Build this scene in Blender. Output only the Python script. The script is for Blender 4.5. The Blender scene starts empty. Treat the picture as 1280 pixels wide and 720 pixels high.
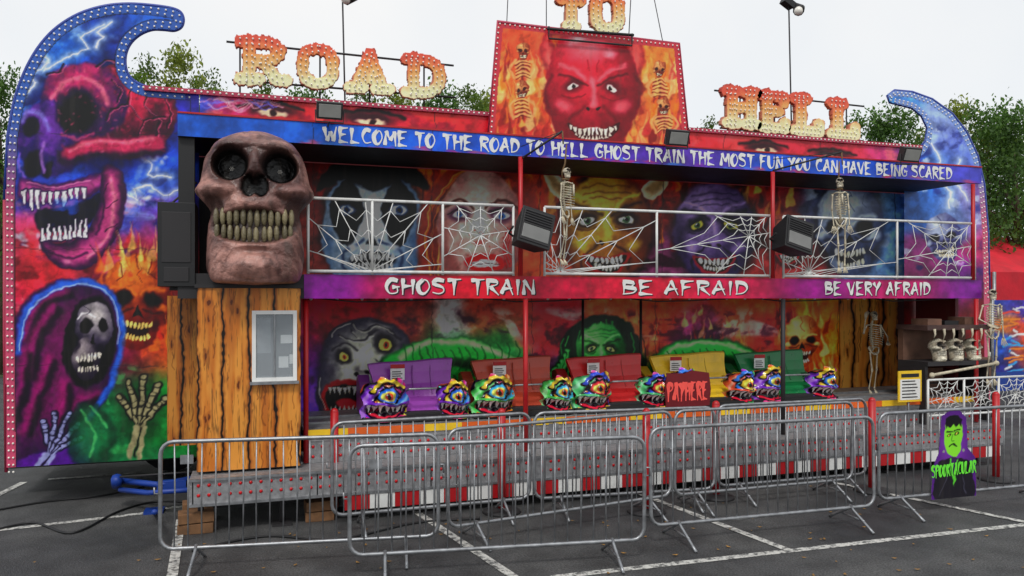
import bpy, math, random
import numpy as np
from mathutils import Vector, Matrix
random.seed(7); np.random.seed(7)
# ---------- survey constants (ride front = plane y=0, x along the front, z up) ----------
TH=math.radians(17.9); SN,CS=math.sin(TH),math.cos(TH); F=960.0; D=8.7; H=2.4; HY=372.0
def pl(x,y,v=0.0):
    a=(x-640)/F; den=CS-a*SN; dep=(D+v)/den
    return ((D+v)*(a*CS+SN)/den, H-(y-HY)*dep/F)
def P3(x,y,v=0.0):
    u,z=pl(x,y,v); return Vector((u,v,z))
def U(x,v=0.0): return pl(x,HY,v)[0]
def G(x,y,z=0.0):
    dep=F*(H-z)/(y-HY); a=(x-640)/F; X=a*dep
    return Vector((X*CS+dep*SN,-X*SN+dep*CS-D,z))
def topx(u,v,z):
    Y=u*SN+(v+D)*CS; X=u*CS-(v+D)*SN
    return 640+F*X/Y, HY-F*(z-H)/Y
def lin(c):
    c=np.clip(np.asarray(c,dtype=float)/255.0,0,1)
    return np.where(c<=0.04045,c/12.92,((c+0.055)/1.055)**2.4)
sc=bpy.context.scene
def link(o,parent=None):
    sc.collection.objects.link(o)
    if parent: o.parent=parent
    return o
def empty(name):
    e=bpy.data.objects.new(name,None); e.empty_display_size=0.2; sc.collection.objects.link(e); return e
# ---------- materials ----------
MC={}
def M(name,rgb=(128,128,128),rough=.5,metal=0.0,var=.12,scale=6,bump=0.0,attr=False,spec=.5,emit=0,transl=0,grime=0):
    if name in MC: return MC[name]
    m=bpy.data.materials.new(name); m.use_nodes=True; nt=m.node_tree; N=nt.nodes; L=nt.links
    b=N['Principled BSDF']; b.inputs['Roughness'].default_value=rough; b.inputs['Metallic'].default_value=metal
    b.inputs['Specular IOR Level'].default_value=spec
    tc=N.new('ShaderNodeTexCoord'); nz=N.new('ShaderNodeTexNoise'); nz.inputs['Scale'].default_value=scale; nz.inputs['Detail'].default_value=6
    L.new(tc.outputs['Object'],nz.inputs['Vector'])
    r=N.new('ShaderNodeMapRange'); r.inputs[1].default_value=.3; r.inputs[2].default_value=.7; r.inputs[3].default_value=1-var; r.inputs[4].default_value=1+var*.6
    L.new(nz.outputs['Fac'],r.inputs[0])
    vm=N.new('ShaderNodeVectorMath'); vm.operation='SCALE'; L.new(r.outputs[0],vm.inputs['Scale'])
    if attr:
        at=N.new('ShaderNodeAttribute'); at.attribute_name='Col'; L.new(at.outputs['Color'],vm.inputs[0])
    else:
        l=lin(rgb); vm.inputs[0].default_value=(l[0],l[1],l[2])
    out=vm.outputs[0]
    if grime:
        mp=N.new('ShaderNodeMapping'); mp.inputs['Scale'].default_value=(9,9,.8); L.new(tc.outputs['Object'],mp.inputs[0])
        n3=N.new('ShaderNodeTexNoise'); n3.inputs['Scale'].default_value=1.5; n3.inputs['Detail'].default_value=7; L.new(mp.outputs[0],n3.inputs['Vector'])
        r3=N.new('ShaderNodeMapRange'); r3.inputs[1].default_value=.52; r3.inputs[2].default_value=.78; r3.inputs[3].default_value=0; r3.inputs[4].default_value=grime; L.new(n3.outputs['Fac'],r3.inputs[0])
        mg=N.new('ShaderNodeMix'); mg.data_type='RGBA'; L.new(r3.outputs[0],mg.inputs[0]); L.new(out,mg.inputs[6]); mg.inputs[7].default_value=(.10,.085,.07,1); out=mg.outputs[2]
    L.new(out,b.inputs['Base Color'])
    r2=N.new('ShaderNodeMapRange'); r2.inputs[3].default_value=max(0.03,rough-.1); r2.inputs[4].default_value=min(1,rough+.12)
    L.new(nz.outputs['Fac'],r2.inputs[0]); L.new(r2.outputs[0],b.inputs['Roughness'])
    if bump:
        bp=N.new('ShaderNodeBump'); bp.inputs['Strength'].default_value=bump; bp.inputs['Distance'].default_value=.02
        n2=N.new('ShaderNodeTexNoise'); n2.inputs['Scale'].default_value=scale*5; L.new(tc.outputs['Object'],n2.inputs['Vector'])
        L.new(n2.outputs['Fac'],bp.inputs['Height']); L.new(bp.outputs[0],b.inputs['Normal'])
    if transl:
        tb=N.new('ShaderNodeBsdfTranslucent'); L.new(out,tb.inputs[0]); mx=N.new('ShaderNodeMixShader'); mx.inputs[0].default_value=transl
        L.new(b.outputs[0],mx.inputs[1]); L.new(tb.outputs[0],mx.inputs[2]); L.new(mx.outputs[0],N['Material Output'].inputs[0])
    MC[name]=m; return m
mArt=M('airbrushed_panel',rough=.36,attr=True,var=.08,scale=1.3,spec=.4,grime=.14)
mPaintC=M('painted_fibreglass',rough=.40,attr=True,var=.25,scale=9,bump=.45,grime=.35)
mGalv=M('galvanised_steel',(158,160,163),.40,.75,var=.3,scale=14,grime=.25)
mWhiteM=M('white_painted_steel',(225,225,222),.4,0,var=.12,grime=.3)
mRed=M('red_painted_steel',(185,22,30),.4,grime=.2)
mBlack=M('black_plastic',(24,24,26),.5)
mVoid=M('matt_black_paint',(7,7,8),.9,spec=.1)
mDark=M('dark_steel',(42,40,42),.6)
mMaroon=M('maroon_paint',(90,16,26),.55,grime=.2)
mWhite=M('white_paint',(235,235,232),.5,var=.06,grime=.15)
mBulb=M('bulb_glass',(250,245,235),.15,var=.03)
mBone=M('bone_plastic',(205,194,168),.55,var=.35,scale=20,grime=.3)
mRope=M('hemp_rope',(120,95,65),.9)
mBlue=M('blue_paint',(20,60,150),.45,grime=.3)
mGrey=M('chequer_plate',(158,158,160),.5,.5,var=.3,scale=20,bump=.3,grime=.45)
mWoodB=M('timber_block',(120,85,55),.8,var=.4,scale=12)
mRub=M('tyre_rubber',(25,25,26),.8)
mYel=M('yellow_paint',(245,200,40),.45)
mOr=M('orange_paint',(230,100,30),.5)
mRedLens=M('red_lens',(200,15,25),.2)
mNavy=M('navy_trim',(50,70,160),.4)
mTrim=M('crimson_trim',(180,50,80),.45)
# ---------- mesh builder ----------
class MB:
    def __init__(s): s.v=[];s.f=[];s.m=[];s.s=[];s.c=[];s.mats=[]
    def add(s,vs,fs,mat,sm=False,cols=None):
        if mat not in s.mats: s.mats.append(mat)
        k=s.mats.index(mat); o=len(s.v)
        s.v.extend([tuple(q) for q in vs]); s.f.extend([tuple(i+o for i in f) for f in fs])
        s.m.extend([k]*len(fs)); s.s.extend([sm]*len(fs))
        if cols is None: cols=[(1,1,1)]*len(vs)
        s.c.extend([tuple(c) for c in cols])
    def box(s,c,sz,mat,R=None):
        vs=[]
        for i in (-.5,.5):
            for j in (-.5,.5):
                for k in (-.5,.5):
                    q=Vector((i*sz[0],j*sz[1],k*sz[2]))
                    if R: q=R@q
                    vs.append(q+Vector(c))
        s.add(vs,[(0,1,3,2),(4,6,7,5),(0,4,5,1),(2,3,7,6),(0,2,6,4),(1,5,7,3)],mat)
    def bb(s,x0,x1,y0,y1,z0,z1,mat): s.box(((x0+x1)/2,(y0+y1)/2,(z0+z1)/2),(x1-x0,y1-y0,z1-z0),mat)
    def path(s,pts,r,mat,n=8,closed=False):
        pts=[Vector(p) for p in pts]; m=len(pts)
        rs=r if isinstance(r,(list,tuple)) else [r]*m
        vs=[];fs=[];prev=None
        for i,p in enumerate(pts):
            if closed: t=(pts[(i+1)%m]-pts[i-1])
            else: t=pts[min(i+1,m-1)]-pts[max(i-1,0)]
            if t.length<1e-9: t=Vector((0,0,1))
            t.normalize()
            if prev is None:
                a=t.cross(Vector((0,0,1)))
                if a.length<.1: a=t.cross(Vector((1,0,0)))
            else:
                a=prev-t*prev.dot(t)
            a.normalize(); prev=a; b=t.cross(a)
            for j in range(n):
                w=2*math.pi*j/n; vs.append(p+(a*math.cos(w)+b*math.sin(w))*rs[i])
        rg=range(m) if closed else range(m-1)
        for i in rg:
            for j in range(n):
                k=(i+1)%m
                fs.append((i*n+j,i*n+(j+1)%n,k*n+(j+1)%n,k*n+j))
        if not closed:
            fs.append(tuple(range(n))[::-1]); fs.append(tuple((m-1)*n+j for j in range(n)))
        s.add(vs,fs,mat,True)
    def tube(s,a,b,r,mat,n=8,r2=None): s.path([a,b],[r,r if r2 is None else r2],mat,n)
    def sph(s,c,r,mat,nu=8,nv=5,sc_=(1,1,1),R=None,col=None):
        vs=[];fs=[]
        for i in range(nv+1):
            ph=math.pi*i/nv
            for j in range(nu):
                w=2*math.pi*j/nu
                q=Vector((math.sin(ph)*math.cos(w)*sc_[0],math.sin(ph)*math.sin(w)*sc_[1],math.cos(ph)*sc_[2]))*r
                if R: q=R@q
                vs.append(q+Vector(c))
        for i in range(nv):
            for j in range(nu):
                fs.append((i*nu+j,(i+1)*nu+j,(i+1)*nu+(j+1)%nu,i*nu+(j+1)%nu))
        s.add(vs,fs,mat,True,None if col is None else [col]*len(vs))
    def prism(s,pts,y0,y1,mat):
        n=len(pts)
        vs=[(p[0],y0,p[1]) for p in pts]+[(p[0],y1,p[1]) for p in pts]
        fs=[tuple(range(n)),tuple(range(2*n-1,n-1,-1))]+[(i,i+n,(i+1)%n+n,(i+1)%n) for i in range(n)]
        s.add(vs,fs,mat)
    def build(s,name,parent=None,bevel=0):
        me=bpy.data.meshes.new(name); me.from_pydata(s.v,[],s.f)
        for m in s.mats: me.materials.append(m)
        me.polygons.foreach_set('material_index',s.m); me.polygons.foreach_set('use_smooth',s.s)
        ca=me.color_attributes.new('Col','FLOAT_COLOR','POINT')
        a=np.ones((len(s.v),4)); a[:,:3]=np.array(s.c); ca.data.foreach_set('color',a.ravel())
        me.update(); o=bpy.data.objects.new(name,me); link(o,parent)
        if bevel:
            b=o.modifiers.new('bevel','BEVEL'); b.width=bevel; b.segments=2; b.limit_method='ANGLE'
        return o
# ---------- airbrush painter (evaluated on mesh vertices) ----------
tab=np.random.rand(256,256)
def vn(x,y,seed=0):
    x=np.asarray(x,float)+seed*17.31; y=np.asarray(y,float)+seed*9.73
    xi=np.floor(x).astype(int); yi=np.floor(y).astype(int); fx=x-xi; fy=y-yi
    fx=fx*fx*(3-2*fx); fy=fy*fy*(3-2*fy)
    g=lambda i,j: tab[(xi+i)&255,(yi+j)&255]
    return (g(0,0)*(1-fx)+g(1,0)*fx)*(1-fy)+(g(0,1)*(1-fx)+g(1,1)*fx)*fy
def fbm(x,y,o=4,seed=0):
    r=0;a=.5;t=0
    for i in range(o):
        r=r+a*vn(x,y,seed+i); t+=a; x=x*2.03; y=y*2.03; a*=.5
    return r/t
def ss(t): t=np.clip(t,0,1); return t*t*(3-2*t)
def segdist(X,Y,pts,closed=False):
    d=np.full(X.shape,1e9); n=len(pts)
    for i in range(n if closed else n-1):
        ax,ay=pts[i]; bx,by=pts[(i+1)%n]; dx,dy=bx-ax,by-ay; l=dx*dx+dy*dy+1e-9
        t=np.clip(((X-ax)*dx+(Y-ay)*dy)/l,0,1)
        d=np.minimum(d,np.hypot(X-ax-t*dx,Y-ay-t*dy))
    return d
def inpoly(X,Y,pts):
    r=np.zeros(X.shape,bool); n=len(pts)
    for i in range(n):
        ax,ay=pts[i]; bx,by=pts[(i+1)%n]
        if ay==by: continue
        c=((ay>Y)!=(by>Y))&(X<(bx-ax)*(Y-ay)/(by-ay)+ax); r^=c
    return r
def smoothpts(pts,k=5,closed=True):
    n=len(pts); out=[]
    rg=range(n) if closed else range(n-1)
    for i in rg:
        if closed: p=[pts[(i+j)%n] for j in (-1,0,1,2)]
        else: p=[pts[min(max(i+j,0),n-1)] for j in (-1,0,1,2)]
        for q in range(k):
            t=q/k
            out.append(tuple(.5*((2*p[1][a])+(-p[0][a]+p[2][a])*t+(2*p[0][a]-5*p[1][a]+4*p[2][a]-p[3][a])*t*t+(-p[0][a]+3*p[1][a]-3*p[2][a]+p[3][a])*t**3) for a in (0,1)))
    if not closed: out.append(pts[-1])
    return out
class Art:
    def __init__(s,X,Y):
        s.X=X;s.Y=Y
        s.Xw=X+4*(vn(X*.06,Y*.06,3)-.5)+2.5*(vn(X*.2,Y*.2,5)-.5); s.Yw=Y+4*(vn(X*.06,Y*.06,11)-.5)+2.5*(vn(X*.2,Y*.2,15)-.5)
        s.C=np.zeros((len(X),3))+100
    def bg(s,pts,warp=40,ns=.02,contrast=.25):
        wx=s.X+warp*(fbm(s.X*ns,s.Y*ns,4,21)-.5); wy=s.Y+warp*(fbm(s.X*ns,s.Y*ns,4,33)-.5)
        W=np.zeros(len(s.X))+1e-9; C=np.zeros((len(s.X),3))
        for x,y,c,r in pts:
            w=np.exp(-((wx-x)**2+(wy-y)**2)/(r*r))+1e-6/(1+((wx-x)**2+(wy-y)**2)/1e4); W+=w; C+=w[:,None]*np.array(c,float)
        C/=W[:,None]; n=fbm(s.X*ns*2.5,s.Y*ns*2.5,4,44)
        s.C=np.clip(C*(1+contrast*2*(n-.5))[:,None],0,255)
    def _b(s,ix,m,c):
        m=m[:,None]; s.C[ix]=s.C[ix]*(1-m)+np.array(c,float)*m
    def _sel(s,cx,cy,r): return np.where((abs(s.X-cx)<r)&(abs(s.Y-cy)<r))[0]
    def ell(s,cx,cy,rx,ry,c,rot=0,soft=.25,a=1.0):
        ix=s._sel(cx,cy,max(rx,ry)*1.1+5)
        if len(ix)==0: return
        co,si=math.cos(rot),math.sin(rot); X=s.Xw[ix]-cx; Y=s.Yw[ix]-cy
        d=np.hypot((X*co+Y*si)/rx,(-X*si+Y*co)/ry)
        s._b(ix,a*ss((1-d)/soft),c)
    def ball(s,cx,cy,rx,ry,cl,cd,lx=-.3,ly=-.35,rot=0,soft=.1,a=1.0,nz=.35):
        ix=s._sel(cx,cy,max(rx,ry)*1.1+5)
        if len(ix)==0: return
        co,si=math.cos(rot),math.sin(rot); X=s.Xw[ix]-cx; Y=s.Yw[ix]-cy
        x=(X*co+Y*si)/rx; y=(-X*si+Y*co)/ry; d=np.hypot(x,y)
        t=ss(np.hypot(x-lx,y-ly)/1.3+nz*(fbm(s.X[ix]*.09,s.Y[ix]*.09,3,7)-.5))[:,None]
        c=np.array(cl,float)*(1-t)+np.array(cd,float)*t
        m=(a*ss((1-d)/soft))[:,None]; s.C[ix]=s.C[ix]*(1-m)+c*m
    def poly(s,pts,c,soft=2.0,a=1.0,sm=True,c2=None,ang=0):
        if sm and len(pts)>3: pts=smoothpts(pts,4)
        xs=[p[0] for p in pts]; ys=[p[1] for p in pts]
        ix=np.where((s.X>min(xs)-10)&(s.X<max(xs)+10)&(s.Y>min(ys)-10)&(s.Y<max(ys)+10))[0]
        if len(ix)==0: return
        X=s.Xw[ix];Y=s.Yw[ix]; d=segdist(X,Y,pts,True); ins=inpoly(X,Y,pts); dd=np.where(ins,d,-d); m=(a*ss(dd/soft+.5))[:,None]
        col=np.array(c,float)[None,:]
        if c2 is not None:
            wd=max(d[ins].max() if ins.any() else 1,1); t=ss(d/wd*1.25+.35*(fbm(s.X[ix]*.1,s.Y[ix]*.1,3,9)-.5))[:,None]; col=np.array(c2,float)*(1-(1-t))+np.array(c,float)*(1-t)
        s.C[ix]=s.C[ix]*(1-m)+col*m
    def line(s,pts,w,c,soft=1.2,a=1.0,sm=True):
        if sm and len(pts)>2: pts=smoothpts(pts,4,False)
        xs=[p[0] for p in pts]; ys=[p[1] for p in pts]; g=w+soft+4
        ix=np.where((s.X>min(xs)-g)&(s.X<max(xs)+g)&(s.Y>min(ys)-g)&(s.Y<max(ys)+g))[0]
        if len(ix)==0: return
        d=segdist(s.Xw[ix],s.Yw[ix],pts)
        s._b(ix,a*ss((w/2-d)/soft+.5),c)
    def bolt(s,pts,c=(205,225,255)):
        s.line(pts,15,c,13,.3,False); s.line(pts,6,c,5,.55,False); s.line(pts,1.6,(250,250,255),1.2,.95,False)
    def clouds(s,x0,x1,y0,y1,c,thr=.56,sc_=.035,a=.8,seed=60):
        ix=np.where((s.X>x0)&(s.X<x1)&(s.Y>y0)&(s.Y<y1))[0]
        if len(ix)==0: return
        X=s.X[ix];Y=s.Y[ix]; n=fbm(X*sc_+1.5*vn(X*.02,Y*.02,seed+5),Y*sc_*1.3,5,seed)
        e=ss(np.minimum(np.minimum(X-x0,x1-X),np.minimum(Y-y0,y1-Y))/15); s._b(ix,a*e*ss((n-thr)/.14),c)
    def flames(s,x0,x1,y0,y1,n,cols,seed=1,k1=1.0):
        rd=random.Random(seed)
        for i in range(n):
            x=rd.uniform(x0,x1); y=rd.uniform(y0,y1); h=rd.uniform(18,45)*k1; w=rd.uniform(2.5,6)*k1; k=rd.uniform(-10,10)*k1
            c=rd.choice(cols)
            s.poly([(x-w,y+h*.4),(x-w*.8,y),(x+k*.6,y-h*.35),(x+k,y-h*.7),(x+k*.4+w*.6,y-h*.1),(x+w,y+h*.3)],c,3,rd.uniform(.35,.85))
    def finish(s,sat=1.15,con=1.12,det=.16):
        n=fbm(s.X*.16,s.Y*.16,3,70); rdg=1-abs(fbm(s.X*.05,s.Y*.05,4,80)-.5)*2
        s.C*=(1+det*2*(n-.5)-.5*det*ss((rdg-.9)/.1))[:,None]
        s.C=128+(s.C-128)*con; g=s.C.mean(1,keepdims=True); s.C=np.clip(g+(s.C-g)*sat,3,252)
    def skull(s,cx,cy,r,L,Dk,deep=(18,8,18),rot=0,teeth=(225,215,185),jaw=.0,flip=1):
        co,si=math.cos(rot),math.sin(rot)
        def p(dx,dy): dx*=flip; return (cx+(dx*co-dy*si)*r, cy+(dx*si+dy*co)*r)
        x,y=p(0,1.05+jaw); s.ball(x,y,.62*r,.55*r,L,Dk,rot=rot)
        x,y=p(0,.62); s.ball(x,y,.8*r,.6*r,L,Dk,rot=rot)
        s.ball(cx,cy,r,1.02*r,L,Dk,rot=rot)
        for sx in (-1,1):
            x,y=p(.72*sx,.5); s.ball(x,y,.28*r,.2*r,L,Dk,rot=rot,soft=.4)
            x,y=p(.42*sx,.28); s.ell(x,y,.34*r,.30*r,tuple(v*.45 for v in Dk),rot+.25*sx*flip,.35,.9); s.ell(x,y,.26*r,.23*r,deep,rot,.35)
            s.line([p(.1*sx,.18),p(.35*sx,-.06),p(.75*sx,-.02)],.10*r,L,.1*r+1,.8)
            x,y=p(.5*sx,.95); s.ell(x,y,.18*r,.3*r,tuple(v*.4 for v in Dk),rot,.8,.7)
            s.line([p(.15*sx,.55),p(.42*sx,.66),p(.7*sx,.6)],.06*r,tuple(v*.4 for v in Dk),.05*r+1,.7)
        s.poly([p(0,.42),p(.17,.78),p(0,.72),p(-.17,.78)],deep,1.5,1,False)
        s.ell(*p(0,1.08+jaw*.5),.46*r,(.2+jaw*.6)*r,tuple(v*.3 for v in Dk),rot,.3,.95)
        n=8
        for i in range(n):
            t=(i-(n-1)/2)/(n/2); 
            x,y=p(t*.44,1.0-.05*t*t); s.ell(x,y,.052*r,.12*r,teeth,rot,.35)
            x,y=p(t*.40,1.24+jaw-.08*t*t); s.ell(x,y,.05*r,.11*r,teeth,rot,.35)
        s.line([p(-.1,-.9),p(.02,-.6),p(-.08,-.4),p(.1,-.2)],1.2,Dk,1,.7,False); s.line([p(.45,-.7),p(.35,-.45),p(.5,-.3)],1,Dk,1,.6,False)
        s.ell(*p(-.35,-.55),.3*r,.2*r,tuple(min(255,v*1.2+20) for v in L),rot,.9,.6)
    def face(s,cx,cy,r,L,Dk,lip=(170,30,40),eye=(235,235,220),iris=(60,90,60),grin=True,ry=1.3,angry=True):
        s.ball(cx,cy,r,r*ry,L,Dk,soft=.12)
        for k,y in enumerate((-.62,-.75,-.9)): s.line([(cx-.5*r,cy+(y+.05)*r),(cx-.15*r,cy+(y-.03)*r),(cx+.15*r,cy+y*r),(cx+.5*r,cy+(y+.04)*r)],.035*r,tuple(v*.6 for v in Dk),.04*r+1,.6)
        for sx in (-1,1):
            s.ell(cx+sx*.78*r,cy+.1*r,.3*r,.8*r,tuple(v*.5 for v in Dk),0,.9,.6)
            x=cx+sx*.4*r; y=cy-.18*r
            s.ell(x,y,.36*r,.27*r,tuple(v*.28 for v in Dk),.2*sx,.6,.95)
            s.ell(x,y+.02*r,.18*r,.09*r,eye,.25*sx if angry else 0,.3); s.ell(x,y+.02*r,.085*r,.09*r,iris,0,.3); s.ell(x,y+.02*r,.04*r,.05*r,(5,5,5),0,.3); s.ell(x-.03*r,y-.01*r,.025*r,.02*r,(255,255,255),0,.3)
            s.line([(cx+sx*.1*r,y-.10*r),(cx+sx*.35*r,y-(.24 if angry else .3)*r),(cx+sx*.72*r,y-(.34 if angry else .18)*r)],.08*r,tuple(v*.3 for v in Dk),.1*r+1,.85)
            s.line([(cx+sx*.15*r,y-.2*r),(cx+sx*.38*r,y-.42*r),(cx+sx*.7*r,y-.52*r)],.06*r,tuple(min(255,v*1.15+20) for v in L),.08*r+1,.7)
            s.ell(cx+sx*.55*r,cy+.35*r,.28*r,.2*r,tuple(min(255,v*1.15+15) for v in L),-.4*sx,.9,.6)
            s.line([(cx+sx*.2*r,cy+.35*r),(cx+sx*.5*r,cy+.62*r),(cx+sx*.48*r,cy+.85*r)],.05*r,tuple(v*.4 for v in Dk),.06*r+1,.85)
            s.line([(x-.2*r,y+.17*r),(x,y+.24*r),(x+.2*r,y+.16*r)],.035*r,tuple(v*.5 for v in Dk),.04*r+1,.7)
            s.ell(cx+sx*.1*r,cy+.32*r,.07*r,.05*r,(15,8,8),0,.5,.9)
        s.line([(cx,cy-.25*r),(cx+.03*r,cy+.2*r)],.1*r,tuple(min(255,v*1.2+20) for v in L),.12*r,.6)
        s.ell(cx,cy+.25*r,.16*r,.12*r,L,0,.8,.7)
        if grin:
            s.poly([(cx-.5*r,cy+.52*r),(cx,cy+.62*r),(cx+.5*r,cy+.52*r),(cx+.3*r,cy+.92*r),(cx,cy+1.0*r),(cx-.3*r,cy+.92*r)],lip,2)
            s.poly([(cx-.42*r,cy+.58*r),(cx,cy+.67*r),(cx+.42*r,cy+.58*r),(cx+.26*r,cy+.86*r),(cx,cy+.93*r),(cx-.26*r,cy+.86*r)],(25,5,8),1.5)
            for i in range(7):
                t=(i-3)/3.5; s.ell(cx+t*.36*r,cy+(.7-.06*t*t)*r,.045*r,.09*r,(235,230,205),0,.3); s.ell(cx+t*.26*r,cy+(.86-.08*t*t)*r,.035*r,.06*r,(225,220,195),0,.3)
        else:
            s.ell(cx,cy+.7*r,.32*r,.12*r,lip,0,.3); s.line([(cx-.3*r,cy+.7*r),(cx,cy+.68*r),(cx+.3*r,cy+.7*r)],1.2,(30,5,8),1)
def gridmesh(name,us,zs,v,inside,paint,mat,parent=None,thick=0,gain=1.0,coords='px',xform=None):
    Ug,Zg=np.meshgrid(us,zs); nx=len(us); nz=len(zs)
    if coords=='px': X,Y=topx(Ug,v,Zg)
    else: X,Y=Ug,-Zg
    ok=inside(X,Y) if inside else np.ones(X.shape,bool)
    fo=ok[:-1,:-1]&ok[1:,:-1]&ok[:-1,1:]&ok[1:,1:]
    I=np.arange(nx*nz).reshape(nz,nx)
    q=np.stack([I[:-1,:-1],I[:-1,1:],I[1:,1:],I[1:,:-1]],-1)[fo]
    used=np.unique(q); rm=np.full(nx*nz,-1); rm[used]=np.arange(len(used)); q=rm[q]
    X=X.ravel()[used];Y=Y.ravel()[used];u=Ug.ravel()[used];z=Zg.ravel()[used]
    A=Art(X,Y); paint(A)
    col=lin(np.clip(A.C,0,255))*gain
    co=np.stack([u,np.full(len(u),float(v)),z],-1)
    if xform is not None: co=xform(u,z)
    me=bpy.data.meshes.new(name); me.vertices.add(len(co)); me.vertices.foreach_set('co',co.ravel())
    n=len(q); me.loops.add(n*4); me.loops.foreach_set('vertex_index',q.ravel().astype(np.int32))
    me.polygons.add(n); me.polygons.foreach_set('loop_start',np.arange(0,n*4,4,dtype=np.int32))
    try: me.polygons.foreach_set('loop_total',np.full(n,4,dtype=np.int32))
    except Exception: pass
    me.update(calc_edges=True)
    if xform is not None: me.polygons.foreach_set('use_smooth',[True]*n)
    ca=me.color_attributes.new('Col','FLOAT_COLOR','POINT'); a=np.ones((len(co),4)); a[:,:3]=np.clip(col,0,.9); ca.data.foreach_set('color',a.ravel())
    me.materials.append(mat); o=bpy.data.objects.new(name,me); link(o,parent)
    if thick:
        m=o.modifiers.new('s','SOLIDIFY'); m.thickness=thick; m.offset=-1
    return o
def pxpanel(name,v,x0,x1,y0,y1,inside,paint,parent,step=.012,thick=0,gain=1.0,zr=None,mat=None):
    cs=[pl(x,y,v) for x in (x0,x1) for y in (y0,y1)]
    u0=min(c[0] for c in cs);u1=max(c[0] for c in cs);z0=min(c[1] for c in cs);z1=max(c[1] for c in cs)
    if zr: z0,z1=zr
    us=np.linspace(u0,u1,max(2,int((u1-u0)/step)+1)); zs=np.linspace(z0,z1,max(2,int((z1-z0)/step)+1))
    return gridmesh(name,us,zs,v,inside,paint,mat or mArt,parent,thick,gain)
def seams(A,xs,y0,y1):
    for x in xs: A.line([(x,y0),(x,y1)],.9,(20,15,20),.8,.7,False)
rb=random.Random(11)
ride=empty('ghost_train_ride')
VW=1.2
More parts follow.
